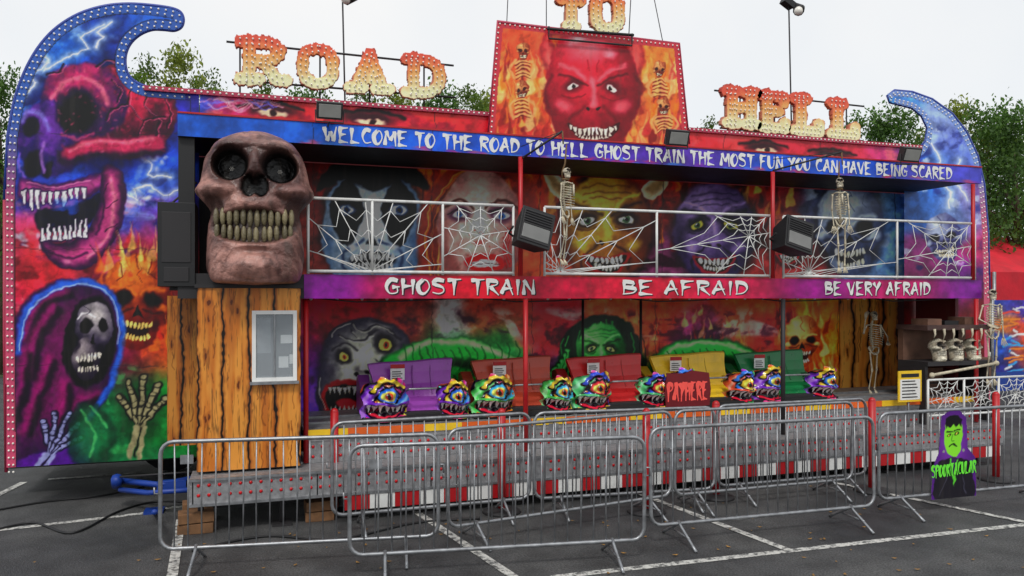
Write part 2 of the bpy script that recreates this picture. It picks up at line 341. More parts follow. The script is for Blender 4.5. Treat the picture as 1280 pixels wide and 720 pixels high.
# ---------- LEFT WING ----------
LW=[(8,590),(6,420),(6,250),(10,170),(20,120),(38,76),(62,43),(92,21),(125,9),(160,5),(200,8),(222,13),(229,22),(227,33),(218,38),(205,37),(190,37),(175,43),(163,54),(157,68),(157,84),(163,97),(176,106),(195,110),(250,113.5),(250,590)]
LWs=smoothpts(LW[3:25],5,False); LWs=LW[:3]+LWs+[LW[25]]
def paintLW(A):
    A.bg([(15,150,(45,100,195),45),(60,60,(40,110,200),40),(120,35,(30,65,155),40),(190,18,(50,100,190),30),(150,70,(30,45,110),30),(60,110,(22,50,130),35),
     (210,140,(50,45,140),35),(200,180,(40,85,195),30),(170,240,(45,85,200),35),(215,280,(55,55,160),30),(20,230,(55,65,175),30),(18,290,(200,70,110),30),(60,335,(225,55,65),35),
     (110,345,(160,60,85),30),(190,300,(225,55,85),30),(215,330,(215,80,85),30),(20,400,(160,30,75),40),(20,480,(95,18,100),40),(60,500,(70,16,105),40),(150,470,(130,22,66),30),
     (205,440,(200,75,38),30),(130,500,(14,105,55),30),(190,500,(22,135,55),35),(160,560,(26,105,62),35),(80,570,(70,22,112),35),(20,560,(85,18,130),40)],55,.02,.5)
    A.clouds(15,230,20,300,(170,205,250),.60,.03,.5,60); A.clouds(10,230,240,420,(250,160,150),.60,.035,.55,61); A.clouds(100,215,450,580,(90,200,110),.6,.05,.5,62)
    A.clouds(15,230,40,330,(12,16,75),.56,.03,.65,66); A.clouds(5,110,470,580,(25,5,50),.54,.04,.65,67); A.clouds(10,225,300,470,(70,8,20),.58,.04,.55,78)
    for c in [(185,245,26,8),(200,205,20,9),(35,300,18,9),(45,75,12,12)]:
        for k in range(8):
            A.ell(c[0]+rb.uniform(-1,1)*c[2],c[1]+rb.uniform(-1,1)*c[3],c[2]*rb.uniform(.2,.5),c[3]*rb.uniform(.3,.7),(235,235,252),rb.uniform(-.5,.5),.95,.65)
    A.bolt([(40,60),(60,75),(55,90),(85,70),(110,60),(100,45),(130,30)]); A.bolt([(150,240),(170,250),(165,235),(190,232),(205,245),(222,238)])
    A.bolt([(30,120),(45,105),(38,95),(60,80)]); A.bolt([(175,195),(190,205),(185,218),(215,222)]); A.bolt([(120,60),(128,48),(122,40),(140,28)])
    dk=(48,8,60)
    A.ell(135,150,96,84,(12,8,50),-.2,.35,.8)
    A.ball(160,138,64,62,(206,44,84),(60,6,44),.15,-.4,rot=-.3,soft=.06,nz=.9)
    A.ball(105,128,58,52,(182,48,104),(48,12,72),-.1,-.5,soft=.10,nz=.9)
    A.ball(64,172,46,52,(112,58,158),(28,14,76),.0,-.3,soft=.12,nz=.9)
    A.line([(84,196),(112,186),(150,186),(196,184)],26,(38,5,44),8,.85); A.line([(86,192),(112,182),(150,182),(196,178)],17,(190,50,92),8,.95); A.line([(88,188),(114,178),(152,178),(192,173)],5,(246,130,150),5,.75)
    A.ell(98,140,33,36,(34,8,54),.3,.3); A.ell(97,143,27,30,(6,2,16),.3,.32); A.line([(66,122),(82,102),(108,98),(128,110),(136,130)],6,(238,128,150),5,.8); A.line([(76,166),(96,174),(118,168)],3,(200,80,120),3,.7)
    A.ell(40,158,12,17,(9,4,32),.2,.35); A.line([(28,150),(36,138),(52,142),(60,160)],5,(150,140,225),5,.8)
    A.ell(42,206,14,21,(9,4,26),.35,.28); A.ell(60,212,7,14,(14,5,32),.3,.45); A.line([(54,178),(52,196),(56,214)],4,(178,130,210),4,.75); A.line([(26,192),(24,210),(30,222)],3,(150,110,210),3,.7)
    A.poly([(24,222),(52,230),(90,226),(128,214),(140,226),(112,246),(72,254),(28,250)],(58,10,74),4,1,True,(178,74,138)); A.line([(34,229),(70,234),(112,226)],2,(236,150,190),2,.7)
    for i in range(10):
        x=31+i*8.2; yy=240-abs(i-4)*.7; lg=25 if i in(1,2,6) else 18
        A.poly([(x-4.4,yy-2),(x+4.4,yy-2),(x+1.8,yy+lg+2-i*.7),(x-1.8,yy+lg+2-i*.7)],(60,30,80),1.4,1,False); A.poly([(x-3,yy),(x+2.6,yy),(x+.8,yy+lg-i*.7),(x-1,yy+lg-i*.7)],(246,240,242),1.4,1,False)
    A.poly([(46,264),(90,258),(128,240),(120,272),(96,288),(60,292),(44,282)],(12,5,36),5); A.clouds(60,125,240,290,(50,110,220),.5,.05,.55,77)
    A.poly([(128,208),(152,214),(156,250),(148,290),(128,322),(98,336),(70,330),(54,314),(50,296),(70,304),(92,302),(112,284),(124,252)],(46,8,58),3,1,True,(186,72,128))
    A.line([(138,222),(143,256),(132,298),(108,322)],4,(240,150,165),5,.7); A.line([(60,312),(84,322),(108,316)],3,(40,6,50),3,.75); A.line([(126,240),(131,262),(120,292)],3,(40,6,50),3,.75); A.line([(150,232),(152,262),(140,300)],4,(50,8,60),4,.7); A.ell(84,326,9,4,(236,150,180),.1,.8,.6)
    for q in [[(136,230),(130,246)],[(146,250),(134,262)],[(144,280),(130,288)],[(120,318),(112,306)]]: A.line(q,1.4,(36,5,40),1.2,.8)
    for i in range(9):
        x=54+i*6.6; yb=303-abs(i-4)*.6-i*.6; lg=20 if i in (1,6) else 15
        A.poly([(x-3.8,yb+2),(x+3.8,yb+2),(x+1.4,yb-lg-i*.8-1),(x-1.4,yb-lg-i*.8-1)],(50,20,64),1.2,1,False); A.poly([(x-2.6,yb),(x+2.6,yb),(x+.8,yb-lg-i*.8),(x-.8,yb-lg-i*.8)],(242,234,240),1.2,1,False)
    for q in [[(150,85),(165,110),(158,130),(180,150),(172,168)],[(190,105),(180,130),(200,150),(196,170)],[(120,84),(130,75),(150,80),(160,70)],[(158,130),(140,135),(132,150)],[(180,150),(205,145)],[(60,95),(75,90),(80,80)],[(205,120),(214,140),(208,160)],[(140,100),(150,112),(146,126)]]: A.line(q,2.2,(34,4,36),1.5,.9,False); A.line([(x+2.2,y+1.5) for x,y in q],1.2,(246,130,150),1.2,.6,False)
    for k in range(120): A.ell(rb.uniform(70,218),rb.uniform(84,190),rb.uniform(2,6),rb.uniform(1.5,3.5),rb.choice([(250,90,120),(50,6,50),(180,30,75),(255,150,160)]),rb.uniform(0,3),.9,.35)
    A.flames(122,224,320,430,70,[(245,130,40),(250,200,90),(220,60,40),(250,100,50),(110,16,26),(60,8,30)],3)
    A.skull(173,362,45,(244,130,52),(104,22,12),deep=(18,3,6),rot=.05,teeth=(245,205,120),jaw=.12)
    A.flames(130,216,298,338,34,[(250,170,70),(220,60,50),(80,50,130),(250,220,120)],4,.8)
    for q in [[(150,330),(155,345),(148,352)],[(190,325),(186,342),(196,350)],[(170,318),(172,335)]]: A.line(q,1.6,(90,15,10),1.3,.8,False)
    A.poly([(18,470),(14,420),(28,380),(58,356),(100,348),(135,360),(153,395),(150,450),(132,500),(100,540),(60,560),(8,575),(8,500)],(52,8,62),5,1,True,(104,20,84))
    for q in [[(30,420),(46,380),(82,364)],[(36,470),(44,420),(66,385)],[(28,540),(46,490),(62,450)],[(60,545),(76,510),(80,480)],[(92,520),(100,500),(120,495)],[(14,520),(26,480),(30,440)]]:
        A.line(q,12,(190,40,124),11,.5); A.line([(x+8,y+4) for x,y in q],9,(16,3,24),8,.75)
    A.line([(22,440),(34,385),(75,357),(118,354),(148,385),(152,430),(138,480),(112,520)],8,(50,120,230),6,.8); A.line([(24,438),(36,387),(76,360),(118,357),(145,386),(148,430)],2,(190,220,255),2,.7)
    A.ell(112,428,35,62,(9,5,18),.12,.13)
    A.ball(118,408,25,33,(200,192,190),(40,32,54),.1,-.4); A.ball(108,450,18,28,(170,158,160),(34,26,44)); 
    A.ell(108,408,8.5,11,(6,3,12),.2,.3); A.ell(129,406,6.5,9.5,(6,3,12),0,.3); A.poly([(116,418),(112,432),(120,431)],(6,3,12),1,1,False); A.ell(96,432,6,12,(20,12,30),.2,.6,.8); A.ell(126,436,6,10,(20,12,30),0,.6,.8)
    A.line([(98,396),(108,392),(118,397)],2.5,(236,232,232),2,.8); A.line([(105,382),(112,388),(108,394)],1,(40,30,50),1,.8,False)
    A.ell(108,454,14,8,(10,5,14),0,.4)
    for i in range(7): A.ell(97+i*4.6,448-i*.6,1.9,5.4,(236,228,214),0,.4); A.ell(97+i*4.4,462-i*.5,1.7,4.8,(215,206,192),0,.4)
    def hand(cx,cy,s_,rot,c,dk2):
        co,si=math.cos(rot),math.sin(rot); T=lambda x,y:(cx+(x*co-y*si)*s_,cy+(x*si+y*co)*s_)
        for k,(a,l) in enumerate([(-.75,.95),(-.38,1.35),(-.05,1.5),(.28,1.35),(.62,1.05)]):
            pts=[T(math.sin(a)*r*1.0+ (a*.25),-math.cos(a)*r) for r in (.15,.55,.9*l/1.2,l)]
            A.line(pts,9*s_/30,dk2,3); A.line(pts,4.5*s_/30,c,2)
            for q in pts[1:]: A.ell(q[0],q[1],4.4*s_/30,3.8*s_/30,dk2,0,.4); A.ell(q[0]-.5,q[1]-.5,3.4*s_/30,3*s_/30,c,0,.5)
        for k in range(4): A.line([T(0,.35),T(-.24+k*.16,-.15)],4*s_/30,dk2,1.5); A.line([T(0.01,.35),T(-.23+k*.16,-.13)],2.2*s_/30,c,1.5)
        A.line([T(-.1,.3),T(-.2,1.3)],7*s_/30,c,3); A.line([T(.15,.3),T(.12,1.3)],6*s_/30,c,3); A.line([T(.03,.3),T(-.03,1.3)],2,dk2,2)
    A.ell(176,520,42,56,(8,44,26),0,.7,.7)
    hand(176,525,36,.15,(160,152,116),(22,22,20)); hand(66,560,32,.5,(150,152,195),(20,12,42)); 
    A.poly([(88,520),(110,500),(146,536),(130,578),(90,578)],(10,56,40),8,.8,True,(26,124,66))
    for q in [[(100,512),(118,540),(112,572)],[(112,506),(134,532)]]: A.line(q,3,(110,205,120),3,.6)
    A.finish(1.14,1.14,.22)
    for yy in (165,310,455): A.line([(0,yy),(260,yy+4)],.9,(20,15,25),.8,.5,False)
    d=segdist(A.X,A.Y,LWs); m=(d<12)&(A.X<232)&(A.Y<585)
    t=ss((A.Y-130)/160)[:,None]; A.C=np.where(m[:,None],np.array((50,95,185.))*(1-t)+np.array((205,75,110.))*t,A.C)
    ix=np.where((d>11.5)&(d<13))[0]; A.C[ix]*=.5
def insLW(X,Y): return inpoly(X,Y,LWs)
pxpanel('left_scenery_wing',VW,4,250,2,590,insLW,paintLW,ride,zr=(.5,5.9),step=.0105,gain=1.05)
# ---------- RIGHT WING ----------
RW=[(1109,117),(1118,113),(1140,115),(1165,124),(1190,142),(1208,165),(1222,195),(1230,230),(1235,290),(1237,372),(1238,500),(1130,500),(1130,187),(1150,187),(1157,176),(1159,160),(1152,145),(1140,135),(1125,131),(1112,128)]
def paintRW(A):
    A.bg([(1130,122,(90,150,225),20),(1170,145,(150,170,225),20),(1200,190,(110,125,200),25),(1225,240,(130,95,160),20),(1180,220,(50,105,195),25),(1150,260,(60,110,185),25),(1190,270,(110,135,190),25),(1225,310,(190,60,110),22),(1160,330,(150,55,120),25),(1200,350,(100,40,130),25),(1180,420,(110,16,24),50)],30,.03,.4)
    A.clouds(1110,1235,112,340,(215,225,245),.56,.05,.75,64); A.clouds(1120,1235,150,350,(20,30,100),.57,.05,.6,74)
    A.bolt([(1165,180),(1175,200),(1168,215),(1190,240),(1185,260)]); A.bolt([(1200,200),(1192,225),(1210,250)])
    A.skull(1178,290,24,(180,190,212),(56,56,110),rot=-.2)
    A.finish()
    d=segdist(A.X,A.Y,RW[:-1]); m=(d<7)&((A.X>1150)|(A.Y<140)); t=ss((A.Y-200)/90)[:,None]
    A.C=np.where(m[:,None],np.array((120,150,215.))*(1-t)+np.array((205,90,120.))*t,A.C)
pxpanel('right_scenery_wing',VW,1108,1239,110,500,lambda X,Y: inpoly(X,Y,RW),paintRW,ride,zr=(.5,5.9),gain=1.1)
# ---------- HEADER ----------
def hz(A):
    A.bg([(240,125,(40,80,190),30),(290,130,(190,50,110),30),(340,135,(215,40,50),35),(400,140,(215,50,60),35),(470,145,(190,40,70),35),(540,150,(230,60,60),35),(600,150,(210,45,60),25),
     (880,175,(225,55,65),30),(930,175,(235,80,80),30),(990,180,(215,55,75),30),(1050,188,(230,65,85),35),(1110,190,(180,60,120),30),(1145,195,(80,80,180),20)],30,.03,.4)
    A.clouds(250,610,110,165,(250,120,100),.55,.04,.6,65); A.clouds(860,1140,140,215,(250,130,120),.55,.04,.6,65); A.clouds(250,1140,110,215,(110,12,50),.57,.03,.6,68)
    for ex,ey,s_ in ((338,138,1),(462,148,1),(955,185,.7),(1040,193,.7)):
        A.ell(ex,ey,46*s_,12*s_,(50,5,28),.12,.6,.95); A.ell(ex+2,ey+4,24*s_,5.5*s_,(245,215,180),.12,.4,.95); A.ell(ex+4,ey+4,6*s_,5.5*s_,(40,10,20),0,.4); A.line([(ex-42*s_,ey-6),(ex,ey-11*s_),(ex+42*s_,ey)],5*s_,(20,5,16),4,.95)
    for k in range(22):
        x=245+k*4; A.line([(x,116+rb.uniform(0,14)),(x+12,122+rb.uniform(0,18)),(x+26,118+rb.uniform(4,20))],1.6,rb.choice([(250,160,200),(120,130,240),(250,200,210)]),2,.7)
    A.finish(); seams(A,[420,545,905,1025],100,220)
us=np.linspace(U(250,VW),U(1150,VW)-.01,850); zs=np.linspace(4.15,4.87,60)
gridmesh('header_board',us,zs,VW-.01,None,hz,mArt,ride,gain=1.1)
trim=MB()
def bulbs(mb,pts,sp,v,r=.011):
    acc=0.0
    for i in range(len(pts)-1):
        a=Vector(pts[i]);b=Vector(pts[i+1]);l=(b-a).length
        if l<1e-6: continue
        while acc<l:
            mb.sph(a.lerp(b,acc/l)+Vector((0,v,0)),r,mBulb,6,4); acc+=sp
        acc-=l
uT0,uT1=U(612,VW),U(860,VW)
for ua,ub in ((U(180,VW),uT0),(uT1,U(1150,VW))):
    trim.bb(ua,ub,VW-.05,VW-.012,4.825,4.88,mTrim)
    bulbs(trim,[(ua,VW-.052,4.853),(ub,VW-.052,4.853)],.07,0,.014)
def offs(pts,off,cl=False):
    out=[]
    n=len(pts)
    for i in range(n):
        a=Vector(pts[max(i-1,0)]);b=Vector(pts[min(i+1,n-1)]); t=(b-a).normalized(); nn=Vector((-t[1],t[0])); out.append((pts[i][0]+nn[0]*off,pts[i][1]+nn[1]*off))
    return out
for off in (3.5,9): bulbs(trim,[P3(x,y,VW) for x,y in offs(LWs[:-2],off)],.08,-.006,.0125)
rpath=[(1150,185),(1157,176),(1159,160),(1152,145),(1140,135),(1125,131),(1112,128),(1109,120),(1118,113),(1140,115),(1165,124),(1190,142),(1208,165),(1222,195),(1230,230),(1235,290),(1237,372)]
for off in (2.5,5.5): bulbs(trim,[P3(x,y,VW) for x,y in offs(rpath,off)],.085,-.006,.014)
trim.path([P3(x,y,VW+.03) for x,y in LWs[:3]],.02,mTrim,6); trim.path([P3(x,y,VW+.03) for x,y in LWs[2:-1]],.02,mNavy,6); trim.path([P3(x,y,VW+.03) for x,y in rpath],.022,mNavy,6)
# ---------- TOWER ----------
TW=[(622,27),(849,55),(862,190),(609,190)]
def paintT(A):
    A.bg([(640,60,(225,85,50),35),(650,120,(235,120,50),30),(630,160,(200,50,50),30),(690,60,(235,100,60),30),(740,60,(215,50,60),40),(800,80,(240,140,60),30),(835,110,(225,110,60),30),(850,160,(200,50,70),25),(740,120,(200,25,50),40),(800,160,(235,120,60),25)],35,.04,.4)
    A.flames(622,700,60,185,95,[(250,190,90),(245,130,40),(190,45,40),(250,220,140),(120,20,20)],8,.9); A.flames(785,858,80,190,85,[(250,190,90),(245,130,40),(190,45,50),(250,215,140),(120,20,20)],9,.9)
    for sx,x0,y0 in ((1,655,70),(1,653,118),(-1,824,92),(-1,830,138)):
        A.skull(x0,y0-9,9,(238,176,110),(140,50,30),deep=(60,15,10))
        A.line([(x0,y0+4),(x0,y0+30)],3,(120,40,25),1.5,.8)
        for k in range(5): A.line([(x0-9,y0+9+k*4.4),(x0,y0+6+k*4.4),(x0+9,y0+9+k*4.4)],2,(245,190,120),1.5,.85); A.line([(x0-9,y0+11.2+k*4.4),(x0,y0+8.2+k*4.4),(x0+9,y0+11.2+k*4.4)],1,(90,20,20),1,.8)
        A.line([(x0-9,y0+6),(x0-16,y0+16),(x0-11,y0+28)],3.4,(240,170,105),2.5,.9); A.line([(x0+9,y0+6),(x0+17,y0+16),(x0+10,y0+30)],3.4,(240,170,105),2.5,.9)
    A.poly([(684,92),(676,70),(678,46),(690,30),(692,56),(706,74),(702,94)],(150,20,40),5,.8,True,(235,80,90)); A.poly([(776,92),(786,66),(786,42),(800,46),(806,70),(798,96),(786,106)],(150,20,40),5,.8,True,(235,80,90))
    A.ball(740,112,61,86,(240,46,68),(118,4,30),-.15,-.35,soft=.06,nz=.3)
    A.ell(735,60,42,26,(252,125,135),0,.95,.8); A.ell(722,50,20,9,(255,210,210),-.2,.95,.85); A.ell(762,66,14,9,(255,165,175),.3,.95,.75)
    for sx in (-1,1):
        ex=741+sx*25; ey=108+sx*1.5
        A.ell(ex,ey,20,11,(80,0,24),.3*sx,.75,.9); A.ell(ex,ey+1,9,3.8,(236,224,214),.3*sx,.35); A.ell(ex-sx*2,ey+1,2.8,3.2,(30,5,10),0,.3)
        A.line([(741+sx*7,106),(741+sx*22,99),(741+sx*44,93)],3,(70,0,20),4,.8); A.line([(741+sx*8,98),(741+sx*24,87),(741+sx*42,80)],5,(252,120,130),5,.75)
        A.ell(741+sx*36,133,17,13,(252,110,120),-.5*sx,.9,.8); A.line([(741+sx*12,134),(741+sx*28,148),(741+sx*34,164)],4,(100,0,25),5,.75); A.ell(741+sx*7,136,4,3,(40,0,10),0,.5)
        A.line([(741+sx*4,88),(741+sx*7,74)],2,(140,5,30),2,.6); A.line([(ex-14,ey+12),(ex,ey+16),(ex+14,ey+11)],2,(120,5,30),2,.7); A.line([(741+sx*52,92),(741+sx*60,110),(741+sx*54,135)],4,(90,0,25),5,.6)
    A.line([(741,98),(742,128)],7,(255,135,145),7,.75); A.ell(741,132,8,5,(250,110,120),0,.8,.8)
    A.poly([(710,154),(741,163),(774,152),(768,166),(741,178),(718,168)],(60,0,15),2); A.line([(706,152),(741,162),(778,150)],2.5,(130,5,30),2.5,.8); A.ell(741,184,20,5,(240,90,105),0,.8,.7)
    for i in range(11): t=(i-5)/5.5; A.poly([(741+t*30-2.3,161-t*t*5),(741+t*30+2.3,161-t*t*5),(741+t*29.5+1,170-t*t*9),(741+t*29.5-1,170-t*t*9)],(240,232,215),1.1,1,False); A.poly([(741+t*22-2,176-t*t*9),(741+t*22+2,176-t*t*9),(741+t*22,170-t*t*7)],(226,214,196),1.1,1,False)
    A.finish(1.1,1.08,.14)
    d=segdist(A.X,A.Y,[TW[3],TW[0],TW[1],TW[2]]); m=(d<7); A.C=np.where(m[:,None],np.array((205,50,65.)),A.C)
VT=1.08
pxpanel('devil_tower_board',VT,609,862,25,188,lambda X,Y: inpoly(X,Y,TW),paintT,ride,step=.010,zr=(4.25,6.05),gain=1.1)
tq=[(610,178),(622,27),(849,55),(861,180)]
for off in (3,): bulbs(trim,[P3(x,y,VT) for x,y in offs(tq,off)],.07,-.006,.013)
trim.path([P3(x,y,VT+.03) for x,y in tq],.022,mTrim,6)
trim.build('bulb_trim',ride)
# ---------- BIG LETTERS ----------
BG={'R':[[(.2,0),(.2,1)],[(.0,.03),(.42,.03)],[(0,.96),(.62,.95),(.85,.75),(.65,.52),(.25,.5)],[(.5,.48),(.78,.05),(1,.04)]],
'O':[[(.5,.96),(.18,.85),(.1,.5),(.18,.15),(.5,.04),(.82,.15),(.9,.5),(.82,.85),(.5,.96)]],
'A':[[(.18,.03),(.5,.97)],[(.5,.97),(.82,.03)],[(.25,.3),(.75,.3)],[(0,.03),(.34,.03)],[(.66,.03),(1,.03)]],
'D':[[(.2,0),(.2,1)],[(0,.96),(.55,.95),(.88,.75),(.9,.3),(.6,.05),(0,.04)]],
'T':[[(.5,0),(.5,1)],[(0,.95),(1,.95)],[(.04,.95),(.04,.75)],[(.96,.95),(.96,.75)],[(.3,.03),(.7,.03)]],
'H':[[(.18,0),(.18,1)],[(.82,0),(.82,1)],[(.18,.5),(.82,.5)],[(0,.97),(.36,.97)],[(0,.03),(.36,.03)],[(.64,.97),(1,.97)],[(.64,.03),(1,.03)]],
'E':[[(.2,0),(.2,1)],[(0,.96),(.95,.96),(.95,.8)],[(.2,.52),(.7,.52)],[(0,.04),(.97,.04),(.97,.22)]],
'L':[[(.25,0),(.25,1)],[(0,.97),(.5,.97)],[(0,.04),(.97,.04),(.97,.28)]]}
VL=1.3
lets=[('R',300,358,49,99),('O',374,421,57,104),('A',437,487,64,110),('D',508,553,71,116),
('T',702,727,-12,32),('O',741,778,-10,36),('H',909,946,112,154),('E',954,982,117,160),('L',994,1025,121,164),('L',1040,1070,127,168)]
lb=MB()
for ch,x0,x1,yt,yb in lets:
    h=yb-yt; w=x1-x0; th=h*.19
    S_=[[(x0+a*w,yb-b*h+(a*h*.07)) for a,b in s] for s in BG[ch]]
    def ins(X,Y,S_=S_,th=th,yb=yb):
        d=np.full(X.shape,1e9)
        for s in S_: d=np.minimum(d,segdist(X,Y,s if len(s)<5 else smoothpts(s,3,False)))
        n=fbm(X*.35,Y*.12,3,5)
        return d<th*(.62+.62*n)
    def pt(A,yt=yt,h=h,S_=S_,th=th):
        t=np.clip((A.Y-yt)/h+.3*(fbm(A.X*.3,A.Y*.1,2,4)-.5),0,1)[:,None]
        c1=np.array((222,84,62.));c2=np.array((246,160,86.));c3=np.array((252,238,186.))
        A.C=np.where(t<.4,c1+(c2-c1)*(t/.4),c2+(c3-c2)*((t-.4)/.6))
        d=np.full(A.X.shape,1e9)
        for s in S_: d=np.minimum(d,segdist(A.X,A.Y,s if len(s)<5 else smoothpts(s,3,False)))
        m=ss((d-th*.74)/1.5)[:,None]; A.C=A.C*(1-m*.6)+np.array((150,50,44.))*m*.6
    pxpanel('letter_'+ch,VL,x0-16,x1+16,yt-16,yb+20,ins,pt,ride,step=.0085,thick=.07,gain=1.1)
    for s in S_:
        s2=(s if len(s)<5 else smoothpts(s,3,False))
        for o_ in (-th*.36,th*.36): bulbs(lb,[P3(x,y,VL-.012) for x,y in offs(s2,o_)],.075,0,.0125)
for xa,ya,xb,yb_ in ((283,52,567,82),(290,100,570,122),(893,113,1080,133),(900,160,1078,176)):
    lb.tube(P3(xa,ya,VL+.1),P3(xb,yb_,VL+.1),.014,mDark,6)
for x,ya,yb_ in ((300,60,150),(400,60,160),(462,70,160),(530,75,160),(925,120,200),(968,120,200),(1058,130,200),(716,-20,60),(765,-20,60)):
    lb.tube(P3(x,ya,VL+.14),P3(x,yb_,VL+.14),.012,mDark,6)
lb.path([P3(686,33,VT-.05),P3(686,48,VT-.05),P3(790,57,VT-.05),P3(790,42,VT-.05)],.014,mDark,6); lb.tube(P3(684,36,VT-.05),P3(792,44,VT-.05),.02,mBlack,6)
lb.build('letter_frame_and_bulbs',ride)
# ---------- BACK WALLS ----------
VU=1.42
def paintU(A):
    A.bg([(240,240,(20,12,18),50),(400,215,(120,22,18),30),(460,220,(80,18,24),30),(540,225,(220,95,36),25),(580,215,(230,110,44),25),(650,225,(170,48,26),30),(700,220,(190,72,34),30),(770,220,(150,50,34),30),
    (850,235,(150,46,36),30),(920,240,(190,70,38),30),(970,240,(120,30,40),25),(1030,245,(60,70,100),30),(1090,250,(100,135,170),25),(400,320,(130,55,50),30),(530,330,(150,75,60),25),(670,310,(190,76,45),30),(830,320,(120,60,95),30),(960,320,(150,50,50),30),(1120,300,(100,135,180),30),(1200,300,(50,95,170),40)],40,.03,.6)
    A.flames(390,1000,195,300,280,[(245,130,45),(205,45,26),(255,195,90),(110,16,16),(40,6,12),(70,8,12)],12)
    A.clouds(390,1000,200,350,(20,4,12),.56,.03,.7,88)
    A.clouds(1000,1225,200,350,(195,212,235),.55,.04,.7,69)
    A.ell(466,285,78,94,(6,5,14),0,.3,.95)
    A.ball(466,288,66,86,(226,236,244),(62,92,128),-.1,-.1,soft=.06)
    A.poly([(396,240),(424,200),(508,200),(538,240),(502,226),(466,240),(430,226)],(10,10,20),4)
    for sx in (-1,1):
        x0=466+sx*32
        A.poly([(x0,224),(x0+22,262),(x0,310),(x0-22,262)],(8,8,18),3); A.ell(x0,262,14,8,(70,90,130),0,.5); A.ell(x0,262,9,5.4,(225,232,236),0,.3); A.ell(x0,262,4.4,5,(20,60,110),0,.3); A.ell(x0,262,2.2,2.8,(0,0,0),0,.3)
        A.line([(466+sx*10,300),(466+sx*36,316),(466+sx*34,340)],4,(36,54,92),4,.85); A.ell(466+sx*54,300,10,26,(70,100,140),0,.8,.8); A.ell(466+sx*26,308,10,7,(250,252,255),.4*sx,.9,.7)
    A.poly([(466,290),(474,306),(458,306)],(10,10,20),2); A.ell(466,326,34,13,(8,8,16),0,.3); A.line([(466,246),(466,286)],5,(252,254,255),5,.7)
    for i in range(10): A.ell(441+i*5.5,322,2.4,6,(245,245,238),0,.4); A.ell(443+i*5.2,333,2.1,5,(225,225,215),0,.4)
    A.line([(535,345),(532,270),(560,222),(600,202),(650,220),(666,270)],18,(140,44,20),9,.95)
    for k in range(9): A.line([(536+k*1.5,345),(534+k*2,275),(562+k*2,226+k),(600,206+k*1.5)],1.6,rb.choice([(255,190,90),(230,110,40),(90,20,12)]),1.5,.7)
    A.ball(600,290,56,82,(246,212,196),(130,66,66),-.1,-.2,soft=.06)
    for sx in (-1,1): A.ell(600+sx*27,268,21,14,(70,26,60),.1*sx,.6,.95); A.ell(600+sx*27,270,11,4.6,(240,240,240),0,.3); A.ell(600+sx*27,270,4.8,4.8,(40,90,150),0,.3); A.ell(600+sx*27,270,2.2,2.6,(0,0,0),0,.3); A.line([(600+sx*8,260),(600+sx*26,251),(600+sx*48,261)],3.5,(60,20,14),3,.9); A.line([(600+sx*12,266),(600+sx*27,262),(600+sx*42,268)],1.6,(20,5,10),1.4,.9); A.ell(600+sx*32,296,14,10,(250,160,148),0,.9,.6); A.line([(600+sx*46,280),(600+sx*44,310),(600+sx*28,340)],8,(150,80,76),9,.6)
    A.ell(600,303,9,6,(170,90,84),0,.6); A.line([(601,268),(603,296)],4,(255,238,228),4,.6); A.ell(606,328,29,12,(205,10,28),0,.2); A.ell(606,329,20,4.6,(245,242,235),0,.3); A.line([(588,329),(624,329)],.8,(60,10,10),1)
    for k in range(30): A.ell(rb.uniform(560,642),rb.uniform(285,340),rb.uniform(1,2.2),1.4,(170,66,60),0,.6,.7)
    for k in range(3): A.line([(640-k*3,286),(636-k*3,310),(640-k*3,334)],1.6,(180,15,25),1.4,.8)
    A.ell(758,285,72,80,(12,6,8),0,.3,.85)
    A.face(758,285,60,(240,196,80),(112,52,16),lip=(150,30,30),grin=True,ry=1.2)
    A.poly([(700,250),(684,232),(680,206),(700,222),(716,236)],(240,220,180),2,1,True,(150,120,80)); A.poly([(816,250),(832,232),(836,208),(818,222),(802,236)],(240,220,180),2,1,True,(150,120,80))
    A.ell(893,290,64,78,(10,5,16),0,.3,.85)
    A.face(893,290,54,(160,134,190),(44,28,72),lip=(140,20,50),eye=(250,225,90),ry=1.25)
    A.face(985,300,30,(205,110,85),(80,26,30),ry=1.3)
    A.ell(1062,285,54,74,(10,12,26),0,.3,.8)
    A.skull(1062,272,44,(200,214,228),(50,62,96),jaw=.1)
    A.finish(1.14,1.16,.18); seams(A,[392,540,650,675,828,968,1120],190,360)
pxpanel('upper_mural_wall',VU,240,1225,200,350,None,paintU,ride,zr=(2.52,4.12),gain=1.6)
VD=1.62
